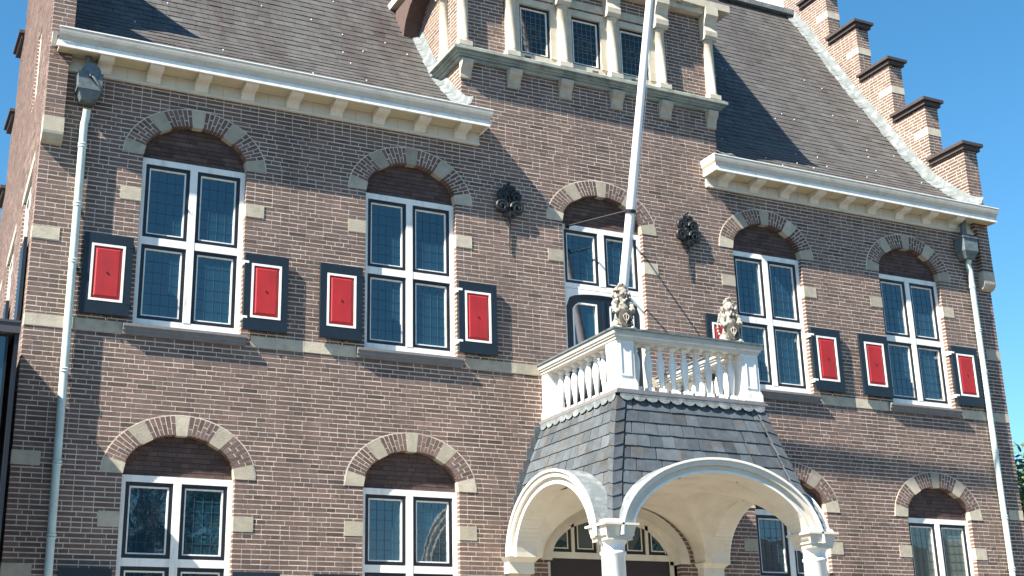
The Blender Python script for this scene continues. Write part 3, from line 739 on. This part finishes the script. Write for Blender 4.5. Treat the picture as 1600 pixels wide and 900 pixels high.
# columns
for i, x in enumerate((6.21, 9.06)):
    y = -2.27
    c = MB().lathe((x, y, .12), [(.22, 0), (.22, .12), (.18, .16), (.155, .2), (.15, 1.4), (.135, 3.22), (.15, 3.235), (.15, 3.26), (.135, 3.265), (.137, 3.33), (.16, 3.37), (.165, 3.385)], 28)
    co = c.build('porch_column', 'white', HALL)
    k = MB(); z = 3.575
    def sl(e0, e1, za, zb): k.hexa([(x-e0, y-e0, za), (x+e0, y-e0, za), (x+e0, y+e0, za), (x-e0, y+e0, za), (x-e1, y-e1, zb), (x+e1, y-e1, zb), (x+e1, y+e1, zb), (x-e1, y+e1, zb)])
    sl(.165, .165, 3.50, 3.535); sl(.17, .20, 3.535, 3.66); sl(.225, .225, 3.66, 3.685); sl(.19, .17, 3.685, 3.73)
    k.build('abacus', 'cream', co)
# imposts on the wall
for x0, x1, xr in ((5.94, 6.36, 0), (8.88, 9.28, 0)):
    k = MB().box(x0+.03, x1-.03, -.14, .0, 3.36, 3.50)
    k.hexa([(x0+.03, -.14, 3.50), (x1-.03, -.14, 3.50), (x1-.03, 0, 3.50), (x0+.03, 0, 3.50), (x0-.02, -.24, 3.56), (x1+.02, -.24, 3.56), (x1+.02, 0, 3.56), (x0-.02, 0, 3.56)])
    k.build('impost', 'cream', HALL)
    q = MB().box(x0+.06, x1-.06, -.09, -.001, .12, 3.36); q.build('pilaster', 'dstone', HALL)
# hidden skirt carcass + slates
LXP = [(3.70, 6.17), (4.0, 6.235), (4.3, 6.315), (4.66, 6.41), (5.0, 6.50), (5.28, 6.58)]
FYP = [(3.70, -2.38), (4.0, -2.29), (4.3, -2.19), (4.66, -2.10), (5.0, -2.01), (5.28, -1.94)]
sk_ = lambda z, y: .10*min(1, max(0, (5.28-z)/.8))*(1+y/2.0)
def ip(T, z):
    for (a, b), (c_, d) in zip(T, T[1:]):
        if z <= c_: return b+(d-b)*(z-a)/(c_-a)
    return T[-1][1]
lx = lambda z: ip(LXP, z); rx = lambda z: 15.28-lx(z); fy = lambda z: ip(FYP, z)
car = MB(); zz = [3.78, 4.0, 4.3, 4.66, 5.0, 5.28]
FO = lambda x: FZ+(FB+.15)*math.sqrt(max(0, 1-((x-PC)/(FA+.17))**2)) if abs(x-PC) < FA+.17 else FZ+.1
SO = lambda y: FZ+(SB+.15)*math.sqrt(max(0, 1-((y-SCY)/(SA+.17))**2)) if abs(y-SCY) < SA+.17 else FZ+.1
def skin(face):
    m_ = MB(); nn, mm = 40, 14
    for i in range(nn):
        for j in range(mm):
            za, zb = 3.72+1.56*j/mm, 3.72+1.56*(j+1)/mm; u0, u1 = i/nn, (i+1)/nn
            if face == 'f': P = lambda u, z: (lx(z)+(rx(z)-lx(z))*u, fy(z)+.012, z); lim = FO(P((u0+u1)/2, zb)[0])-.06
            elif face == 'l': P = lambda u, z: (lx(z)+.012-sk_(z, fy(z)*(1-u)), fy(z)*(1-u), z); lim = SO(P((u0+u1)/2, zb)[1])-.06
            else: P = lambda u, z: (rx(z)-.012+sk_(z, fy(z)*(1-u)), fy(z)*(1-u), z); lim = SO(P((u0+u1)/2, zb)[1])-.06
            if zb < lim: continue
            m_.add([P(u0, za), P(u1, za), P(u1, zb), P(u0, zb)], [(0, 1, 2, 3)])
    return m_
sk = skin('f'); s2 = skin('l'); s3 = skin('r')
for q in (s2, s3): sk.add(q.v, q.f)
skirt = sk.build('porch_roof', 'pslate', HALL)
npsl = 0
for face in 'flr':
    rows = 10; H = 1.56/rows
    for j in range(rows):
        za = 3.72+j*H; zb = min(5.28, za+H*1.12)
        if face == 'f': length = rx(za)-lx(za)
        else: length = -fy(za)
        wd = .18; hipw = .12
        u = hipw if face == 'f' else hipw; first = True
        end = length-hipw if face == 'f' else length
        u -= (j % 2)*wd*.5
        while u < end:
            a, b = max(u+.003, hipw), min(u+wd-.003, end); u += wd*rnd.uniform(.94, 1.06)
            if b-a < .03: continue
            def P(q, z, off):
                f0 = q/length
                if face == 'f': L2 = rx(z)-lx(z); return (lx(z)+f0*L2, fy(z)-off, z)
                yy = fy(z)*(1-f0)
                return ((lx(z)-off-sk_(z, yy)) if face == 'l' else (rx(z)+off+sk_(z, yy)), yy, z)
            mid = P((a+b)/2, za, 0); lim = FO(mid[0]) if face == 'f' else SO(mid[1])
            if zb < lim-.02: continue
            z_lo = max(za, lim-.06)
            o1 = .016+rnd.uniform(0, .004); dz = rnd.uniform(-.005, .005)
            pts = [P(a, z_lo+dz, o1-.009), P(b, z_lo-dz, o1-.009), P(b, zb, -.002), P(a, zb, -.002), P(a, z_lo+dz, o1), P(b, z_lo-dz, o1), P(b, zb, .005), P(a, zb, .005)]
            MB().hexa(pts, max(.6, rnd.gauss(1, .18))).build('slate', 'pslate', skirt); npsl += 1
    # hip slates on both sides of the corner
for hipx, s in ((lx, 1), (rx, -1)):
    for j in range(10):
        H = 1.56/10; za = 3.72+j*H; zb = min(5.285, za+H*1.15)
        for side in (0, 1):
            def Q(q, z, off):
                return (hipx(z)+s*q*(0 if side else 1)-s*off, fy(z)+q*(1 if side else 0)-off, z)
            w1 = .125
            pts = [Q(0, za-.03, .022), Q(w1, za+.012, .022), Q(w1, zb, .008), Q(0, zb, .01), Q(0, za-.03, .034), Q(w1, za+.012, .034), Q(w1, zb, .018), Q(0, zb, .02)]
            MB().hexa(pts, rnd.uniform(.7, 1.0)).build('slate', 'pslate', skirt); npsl += 1
NPS = npsl
# side flashing of the skirt against the wall (stepped)
for j in range(9):
    za = 3.9+j*.155
    MB().box(lx(za)-sk_(za,0)-.065, lx(za)-sk_(za,0)+.03, -.012, -.001, za, za+.15).build('step_flashing', 'pslate', skirt)

# balcony: slab, scalloped lead, posts, balusters, rail
sb = MB(); BX0, BX1, BY = 6.60, 8.72, -1.93
sb.box(BX0+.02, BX1-.02, BY+.02, -.001, 5.27, 5.32)
sb.box(BX0-.06, BX1+.06, BY-.06, -.001, 5.32, 5.35); sb.box(BX0-.04, BX1+.04, BY-.04, -.001, 5.35, 5.375)
slab = sb.build('balcony_slab', 'sill', HALL)
MB().box(BX0+.3, BX1-.3, BY+.3, -.002, 5.376, 5.40).build('balcony_deck', 'lead', slab)
def scal(p0, p1, nrm, n):
    for i in range(n):
        a = Vector(p0).lerp(Vector(p1), i/n); b = Vector(p0).lerp(Vector(p1), (i+1)/n); m0 = (a+b)/2; r_ = (b-a).length/2; d = (b-a).normalized(); nn = Vector(nrm)
        pts = [a, b]+[m0+d*r_*math.cos(t)+Vector((0, 0, -.055*math.sin(t)))+nn*.012*math.sin(t) for t in [R(q) for q in (20, 50, 90, 130, 160)]]
        pts = [a+Vector((0, 0, .04)), a]+[m0-d*r_*math.cos(t)*.96+Vector((0, 0, -.055*math.sin(t)))+nn*.012*math.sin(t) for t in [R(q) for q in (15, 45, 90, 135, 165)]]+[b, b+Vector((0, 0, .04))]
        k = len(pts); vs = [p+nn*.052 for p in pts]+[p+nn*.044 for p in pts]
        MB().add(vs, [tuple(range(k)), tuple(range(k, 2*k))[::-1]]+[(q, (q+1) % k, k+(q+1) % k, k+q) for q in range(k)]).build('scallop', 'lead', slab)
scal((BX0-.01, BY-.005, 5.28), (BX1+.01, BY-.005, 5.28), (0, -1, 0), 12)
scal((BX0-.005, -.02, 5.28), (BX0-.005, BY-.01, 5.28), (-1, 0, 0), 11)
scal((BX1+.005, -.02, 5.28), (BX1+.005, BY-.01, 5.28), (1, 0, 0), 11)
def post(x0, x1, y0, y1, faces):
    z0, z1 = 5.376, 6.0
    p = MB().box(x0, x1, y0, y1, z0, z1); p.box(x0-.022, x1+.022, y0-.022, min(y1+.022, -.001), z0+.0005, z0+.10); p.box(x0-.012, x1+.012, y0-.012, min(y1+.012, -.001), z0+.10, z0+.13)
    po = p.build('balcony_post', 'white', HALL)
    t = .018
    for fc in faces:
        fr_ = MB(); pn = MB()
        if fc in 'f':
            A, B, Z0, Z1 = x0+.045, x1-.045, z0+.17, z1-.04
            for a in ((A, A+t, Z0, Z1), (B-t, B, Z0, Z1), (A+t, B-t, Z0, Z0+t), (A+t, B-t, Z1-t, Z1)): fr_.box(a[0], a[1], y0-.010, y0-.0005, a[2], a[3])
        else:
            A, B, Z0, Z1 = y0+.045, y1-.045, z0+.17, z1-.04; xs = (x0-.010, x0-.0005) if fc == 'l' else (x1+.0005, x1+.01)
            if B-A < .06: continue
            for a in ((A, A+t, Z0, Z1), (B-t, B, Z0, Z1), (A+t, B-t, Z0, Z0+t), (A+t, B-t, Z1-t, Z1)): fr_.box(xs[0], xs[1], a[0], a[1], a[2], a[3])
        fr_.build('panel_moulding', 'white', po)
pw = .25
post(BX0, BX0+pw, BY, BY+pw, 'fl'); post(BX1-pw, BX1, BY, BY+pw, 'fr')
post(BX0, BX0+pw, -.15, -.002, 'l'); post(BX1-pw, BX1, -.15, -.002, 'r')
bprof = [(.030, .075), (.022, .09), (.024, .13), (.036, .22), (.048, .33), (.050, .40), (.040, .46), (.026, .50), (.024, .52), (.034, .53), (.034, .545), (.024, .55), (.026, .575), (.040, .60)]
b0 = MB().lathe((0, 0, 5.376), bprof, 12); b0.box(-.045, .045, -.045, .045, 5.376, 5.455).box(-.042, .042, -.042, .042, 5.976, 6.0)
bal = b0.build('baluster', 'white', HALL); first = True
spots = [(BX0+.125, -.30-.1835*i) for i in range(8)]+[(BX1-.125, -.30-.1835*i) for i in range(8)]+[(BX0+.35+.178*i, BY+.125) for i in range(9)]
o0 = WL[bal.name].copy()
for i, (x, y) in enumerate(spots):
    tgt = bal if i == 0 else bal.copy()
    if i: COL.objects.link(tgt)
    tgt.location = Vector((x, y, 5.376))-WL[HALL.name]
# hand rail as a mitred frame (U shape)
def U(e, z0, z1, name, m, par=None):
    r_ = MB(); w_ = .25
    r_.box(BX0-e, BX1+e, BY-e, BY+w_+e, z0, z1); r_.box(BX0-e, BX0+w_+e, BY+w_+e, -.001, z0, z1); r_.box(BX1-w_-e, BX1+e, BY+w_+e, -.001, z0, z1)
    return r_.build(name, m, par or HALL)
hr = U(.015, 6.0, 6.035, 'hand_rail', 'cream'); U(.035, 6.035, 6.06, 'rail_mould', 'white', hr); U(.055, 6.06, 6.112, 'rail_mould', 'gutter', hr); U(.075, 6.112, 6.135, 'rail_cover', 'hopper', hr)

# ---- entrance under the porch
e = MB(); zc = 3.6; DX, DA, DB = 7.625, .985, .64
f = ring('entrance_door', 'cream', DX, XZ, DA-.06, DB-.06, DA, DB, .12, .19, n=32)
mb_ = MB().box(DX-DA, DX-DA+.06, .12, .19, .1, 3.6).box(DX+DA-.06, DX+DA, .12, .19, .1, 3.6).box(DX-DA+.06, DX+DA-.06, .115, .19, 3.60, 3.68); mb_.build('door_frame', 'cream', f)
xs = [DX-DA+.03+(2*DA-.06)*i/5 for i in range(6)]
for i in range(1, 5):
    h = 3.6+ell(DB-.04, DA-.06, xs[i]-DX); MB().box(xs[i]-.022, xs[i]+.022, .12, .19, 3.68, h).build('mullion', 'cream', f)
for i in range(5):
    a, b = xs[i]+.03, xs[i+1]-.03
    if i == 0: a = xs[0]+.04
    if i == 4: b = xs[5]-.04
    def tp(x, off): return 3.6+ell(DB-.06-off, DA-.06-off*.6, x-DX)
    for nm, m, o1, ya, yb, ins in (('sash', 'black', 0.005, .135, .175, 0), ('bead', 'cream', .045, .130, .172, .04), ('pane', 'glass', .06, .14, .145, .055)):
        s = MB(); k = 8; A, B = a+ins, b-ins
        for j in range(k):
            p = A+(B-A)*j/k; q = A+(B-A)*(j+1)/k
            if nm == 'pane':
                s.hexa([(p, ya, 3.69+ins), (q, ya, 3.69+ins), (q, yb, 3.69+ins), (p, yb, 3.69+ins), (p, ya, tp(p, o1)), (q, ya, tp(q, o1)), (q, yb, tp(q, o1)), (p, yb, tp(p, o1))])
            else:
                th = .045 if nm == 'sash' else .015
                s.hexa([(p, ya, tp(p, o1+th)), (q, ya, tp(q, o1+th)), (q, yb, tp(q, o1+th)), (p, yb, tp(p, o1+th)), (p, ya, tp(p, o1)), (q, ya, tp(q, o1)), (q, yb, tp(q, o1)), (p, yb, tp(p, o1))])
        if nm != 'pane':
            th = .04 if nm == 'sash' else .015
            s.box(A, A+th, ya+.001, yb, 3.685+ins, tp(A+th/2, o1+.02)).box(B-th, B, ya+.001, yb, 3.685+ins, tp(B-th/2, o1+.02)).box(A+th, B-th, ya+.001, yb, 3.685+ins, 3.685+ins+th)
        s.build(nm, m, f)
MB().box(DX-DA+.06, DX-.004, .14, .18, .12, 3.60).build('door_leaf', 'doorwood', f); MB().box(DX+.004, DX+DA-.06, .14, .18, .12, 3.60).build('door_leaf', 'doorwood', f)
MB().box(DX-DA, DX+DA, .21, .22, .1, 4.25).build('room_dark', 'dark', f)

# ---- windows on the left flank
for (ya, yb, za, zb) in SW:
    fr_ = MB()
    def bx(y0, y1, z0, z1, d0, d1, mb): mb.hexa([(SK*y0+d0, y0, z0), (SK*y1+d0, y1, z0), (SK*y1+d1, y1, z0), (SK*y0+d1, y0, z0), (SK*y0+d0, y0, z1), (SK*y1+d0, y1, z1), (SK*y1+d1, y1, z1), (SK*y0+d1, y0, z1)])
    for r_ in ((ya, ya+.06, za, zb), (yb-.06, yb, za, zb), (ya+.06, yb-.06, za, za+.08), (ya+.06, yb-.06, zb-.07, zb), ((ya+yb)/2-.04, (ya+yb)/2+.04, za+.08, zb-.07)): bx(*r_, .03, .09, fr_)
    wo = fr_.build('window', 'white', HALL)
    p_ = MB(); bx(ya+.06, yb-.06, za+.08, zb-.07, .06, .07, p_); p_.build('pane', 'glass', wo)
    if zb == 8.27:
        s_ = MB(); bx(ya-.58, ya-.03, za+.05, za+1.03, -.06, -.02, s_); s_.build('shutter', 'bluepaint', HALL)
        s_ = MB(); bx(ya-.24, ya+.01, zb-.6, zb-.43, -.006, .08, s_); s_.build('block_stone', 'stone', HALL)
        s_ = MB(); bx(ya-.24, yb+.2, zb, zb+.14, -.008, .08, s_); s_.build('lintel', 'stone', HALL)

# ------------------------------------------------------------------ flagpole (leans out from the balcony door)
pd = Vector((0, -.279, 1)); PB = Vector((7.63, -.0, 5.40))
FP = empty('flagpole', PB, 'white flagpole leaning out over the balcony from the door, held by two iron rods', 'flagpole')
def pp(z): return Vector((7.63, -.279*(z-5.35)-.01, z))
MB().tube([pp(5.42), pp(8.2), pp(11), pp(13.6)], [.066, .062, .052, .04], 18).build('pole', 'pole', FP)
MB().lathe((7.63, pp(13.6).y, 13.58), [(.02, 0), (.07, .03), (.08, .07), (.05, .12), (.01, .13)], 12).build('finial', 'pole', FP)
MB().box(7.53, 7.73, -.12, .06, 5.38, 5.46).build('pole_foot', 'iron', FP)
cz = pp(8.22); MB().tube([cz+pd.normalized()*-.025, cz+pd.normalized()*.025], .078, 16).build('clamp', 'iron', FP)
for sx in (-1, 1):
    MB().tube([(7.63+sx*.51, .07, 8.235), (7.63+sx*.47, -.02, 8.232), (cz.x+sx*.06, cz.y, cz.z)], .014, 8).box(7.63+sx*.51-.03, 7.63+sx*.51+.03, .055, .074, 8.20, 8.27).build('stay_rod', 'iron', FP)
MB().tube([(7.63+.07, pp(13.4).y-.02, 13.4), (7.70, pp(9).y-.03, 9), (7.69, pp(6.8).y-.03, 6.8)], .004, 5).build('halyard', 'white', FP)
MB().box(7.66, 7.71, pp(6.8).y-.09, pp(6.8).y-.05, 6.72, 6.86).build('cleat', 'iron', FP)

# ------------------------------------------------------------------ lion statues
def blob(items, vox, seed):
    bm = bmesh.new()
    for (c, r, *rest) in items:
        s = rest[0] if rest else (1, 1, 1)
        m_ = Matrix.Translation(Vector(c)) @ Matrix.Diagonal((r*s[0], r*s[1], r*s[2], 1))
        bmesh.ops.create_icosphere(bm, subdivisions=2, radius=1, matrix=m_)
    me = bpy.data.meshes.new('lion'); bm.to_mesh(me); bm.free()
    o = bpy.data.objects.new('tmp', me); COL.objects.link(o)
    md = o.modifiers.new('r', 'REMESH'); md.mode = 'VOXEL'; md.voxel_size = vox; md.use_smooth_shade = True
    sm_ = o.modifiers.new('s', 'SMOOTH'); sm_.iterations = 2; sm_.factor = .5
    dg = bpy.context.evaluated_depsgraph_get(); me2 = bpy.data.meshes.new_from_object(o.evaluated_get(dg)); bpy.data.objects.remove(o)
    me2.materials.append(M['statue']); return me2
def lion(x, y, z, label, turn, tail):
    L_ = empty('lion_statue', (x, y, z), label, 'lion statue', 'stone lions holding shields on the balcony rail'); L_.rotation_euler = (0, 0, turn); L_.scale = (.88, .9, 1)
    rr = random.Random(int(x*10)); it = []
    it += [((0, .02, .16), .115, (1.05, 1, 1.25)), ((0, -.01, .30), .10, (1.05, .95, 1.2)), ((0, .0, .40), .085)]            # trunk
    it += [((sx*.10, .02, .085), .075, (.85, 1.25, 1.1)) for sx in (-1, 1)]                                               # haunches
    it += [((sx*.10, -.09, .03), .042, (.95, 1.7, .75)) for sx in (-1, 1)]                                                # hind feet
    it += [((sx*.105, -.155, .022), .02) for sx in (-1, 1)]+[((sx*.085, -.155, .022), .018) for sx in (-1, 1)]
    for sx in (-1, 1):                                                                                                    # forelegs to the shield
        it += [((sx*.105, -.03, .36), .058), ((sx*.125, -.06, .31), .046), ((sx*.13, -.09, .265), .04), ((sx*.115, -.115, .24), .036), ((sx*.09, -.135, .25), .03), ((sx*.075, -.145, .262), .02), ((sx*.095, -.148, .262), .02)]
    it += [((0, -.02, .50), .078, (1, 1.05, 1.05)), ((0, -.085, .485), .045, (1, 1.0, .85)), ((0, -.118, .497), .022, (1.2, .8, .8)), ((0, -.09, .452), .030, (1, 1, .6))]   # head, muzzle, nose, jaw
    it += [((sx*.026, -.112, .474), .024) for sx in (-1, 1)]+[((sx*.035, -.078, .528), .022, (1.2, .7, .7)) for sx in (-1, 1)]                  # cheeks, brows
    it += [((sx*.068, -.01, .565), .024, (.9, .6, 1.1)) for sx in (-1, 1)]                                                 # ears
    for k in range(70):                                                                                                   # curls of the mane
        a = rr.uniform(0, 2*math.pi); h = rr.uniform(.28, .60); rad = (.10 if h < .52 else .10-(h-.52)*.9)+.012
        px, py = math.sin(a)*rad*1.05, math.cos(a)*rad
        if py < -.045 and h > .42 and abs(px) < .075: continue
        if py < -.06 and h < .36: continue
        it.append(((px, py+.005, h), rr.uniform(.018, .027)))
    it += [((0, -.01, .60), .045, (1, 1, .7)), ((.03, -.03, .615), .02), ((-.03, -.03, .615), .02), ((0, -.045, .62), .02)]
    for k in range(9):                                                                                                    # tail curling up beside the body
        t = k/8; it.append(((tail*(.12+.05*math.sin(t*3)), .06-.02*t, .08+.33*t), .02+.012*(k == 8)))
    me = blob(it, .0085, 1); b = bpy.data.objects.new('lion_body', me); COL.objects.link(b); b.parent = L_; WL[b.name] = Vector((x, y, z))
    # shield
    pts = []
    for k in range(21):
        t = -1+2*k/20; pts.append((t*.088, .245 if abs(t) < .999 else .24))
    out = [(-.088, .25), (-.045, .262), (0, .25), (.045, .262), (.088, .25), (.092, .18), (.086, .12), (.06, .07), (.025, .04), (0, .025), (-.025, .04), (-.06, .07), (-.086, .12), (-.092, .18)]
    s = MB(); k = len(out)
    fv = [(u, -.150-.016*(1-(u/.09)**2), v) for u, v in out]; bv = [(u, -.125, v) for u, v in out]
    s.add(fv+bv+[(0, -.172, .15)], [(i, (i+1) % k, 2*k) for i in range(k)]+[tuple(range(k, 2*k))]+[(i, k+i, k+(i+1) % k, (i+1) % k) for i in range(k)], 1, False)
    s.v = [(a, b_, c) for a, b_, c in s.v]
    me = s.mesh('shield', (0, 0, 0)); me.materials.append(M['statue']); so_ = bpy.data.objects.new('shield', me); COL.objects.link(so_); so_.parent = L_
    e_ = MB()
    for sx in (-1, 1): e_.tube([(sx*.01, -.178, .19), (sx*.04, -.176, .17), (sx*.03, -.177, .13), (sx*.008, -.18, .10)], .008, 5)
    e_.tube([(0, -.178, .21), (0, -.18, .08)], .007, 5)
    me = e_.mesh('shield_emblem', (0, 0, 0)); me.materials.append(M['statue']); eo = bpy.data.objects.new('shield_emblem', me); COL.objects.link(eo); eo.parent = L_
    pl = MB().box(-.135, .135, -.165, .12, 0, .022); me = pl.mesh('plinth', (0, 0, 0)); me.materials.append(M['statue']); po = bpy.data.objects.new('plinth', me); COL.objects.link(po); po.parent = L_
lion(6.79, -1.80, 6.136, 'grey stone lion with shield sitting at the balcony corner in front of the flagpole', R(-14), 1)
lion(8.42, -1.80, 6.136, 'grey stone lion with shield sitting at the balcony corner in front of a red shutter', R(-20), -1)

# ------------------------------------------------------------------ glazed extension on the left
EX = empty('glass_extension', (-2.5, -.4, 0), 'low flat roofed glass extension with a dark grey fascia beside the brick corner', 'extension')
MB().box(-6.0, -.12, -.9, 6, 5.63, 5.76).box(-6.02, -.115, -.91, 6, 5.74, 5.765).build('fascia', 'fascia', EX)
for i in range(4): MB().box(-5.9+i*1.42, -5.9+i*1.42+1.39, -.80, -.79, .12, 5.63).build('pane', 'glass', EX)
for i in range(5): MB().box(-5.93+i*1.42, -5.905+i*1.42, -.82, -.74, .12, 5.63).build('mullion', 'black', EX)
MB().box(-.17, -.125, -.87, -.01, .12, 5.63).build('corner_post', 'black', EX)
MB().box(-5.9, -.3, -.3, 5.8, .12, 5.6).build('interior_wall', 'dark', EX)

# ------------------------------------------------------------------ trees and the far side of the street (seen beside the hall and mirrored in its windows)
def tree(x, y, h, cr, label, seed, nleaf=5200, leaf=.22, group=None):
    rr = random.Random(seed); T = empty('tree', (x, y, 0), label, 'tree', group)
    t = MB().tube([(x, y, 0), (x+.1, y, h*.3), (x-.05, y+.1, h*.6), (x, y, h*.9)], [h*.03, h*.024, h*.016, h*.004], 9)
    clumps = []
    for k in range(26):
        a = rr.uniform(0, 6.283); e_ = rr.uniform(-.5, 1); rad = cr*rr.uniform(.45, 1)*math.cos(e_*.9)
        c = Vector((x+rad*math.cos(a), y+rad*math.sin(a), h*.62+e_*h*.34)); clumps.append((c, cr*rr.uniform(.22, .4)))
        t.tube([(x, y, h*rr.uniform(.3, .55)), ((x+c.x)/2, (y+c.y)/2, c.z*.8+h*.1), tuple(c)], [h*.009, h*.006, h*.002], 5)
    t.build('trunk', 'bark', T)
    lf = MB()
    for k in range(nleaf):
        c, r_ = clumps[rr.randrange(len(clumps))]; d = Vector((rr.gauss(0, 1), rr.gauss(0, 1), rr.gauss(0, .8))).normalized()*r_*rr.uniform(.35, 1.15)
        p = c+d; u = Vector((rr.gauss(0, 1), rr.gauss(0, 1), rr.gauss(0, 1))).normalized(); v = u.orthogonal().normalized(); s_ = leaf*rr.uniform(.6, 1.2)
        lf.add([p-u*s_*.6, p+v*s_*.35, p+u*s_*.6, p-v*s_*.35], [(0, 1, 2, 3)], rr.uniform(.5, 1.5))
    lf.build('crown', 'leaf', T, fix=False)
tree(24.6, 9.5, 7.3, 2.9, 'bushy green tree behind the right corner of the town hall', 3, 9000, .2)
tree(8.5, -36, 13.5, 4.2, 'tall dark green tree across the street, mirrored in the lower left window', 5, 6000, .3, None)
tree(28, -34, 12, 4.2, 'broad green tree across the street farthest to the right', 9, 5000, .3)
def house(x0, x1, y, d, h, rh, label, wallm, seed):
    H_ = empty('house', ((x0+x1)/2, y, 0), label, 'house')
    MB().box(x0, x1, y-d, y, 0, h).build('wall', wallm, H_)
    MB().prism([(y+.3, h), (y-d/2, h+rh), (y-d-.3, h)], YZ, x0-.2, x1+.2).build('roof', 'tile', H_)
    n = int((x1-x0)/2)
    for fl in range(int(h/3)):
        for i in range(n):
            cx_ = x0+(x1-x0)*(i+.5)/n; z = 1+fl*3
            fo = MB().box(cx_-.55, cx_+.55, y, y+.05, z, z+1.6).build('window', 'white', H_)
            MB().box(cx_-.45, cx_+.45, y+.051, y+.06, z+.1, z+1.5).build('pane', 'glass', fo)
house(12.0, 19.5, -38, 9, 6.4, 3.2, 'pale gabled house with grey roof across the street', 'cream', 1)
house(33, 50, -30, 9, 6.2, 3.0, 'long pale house with grey roof across the street on the right', 'white', 2)
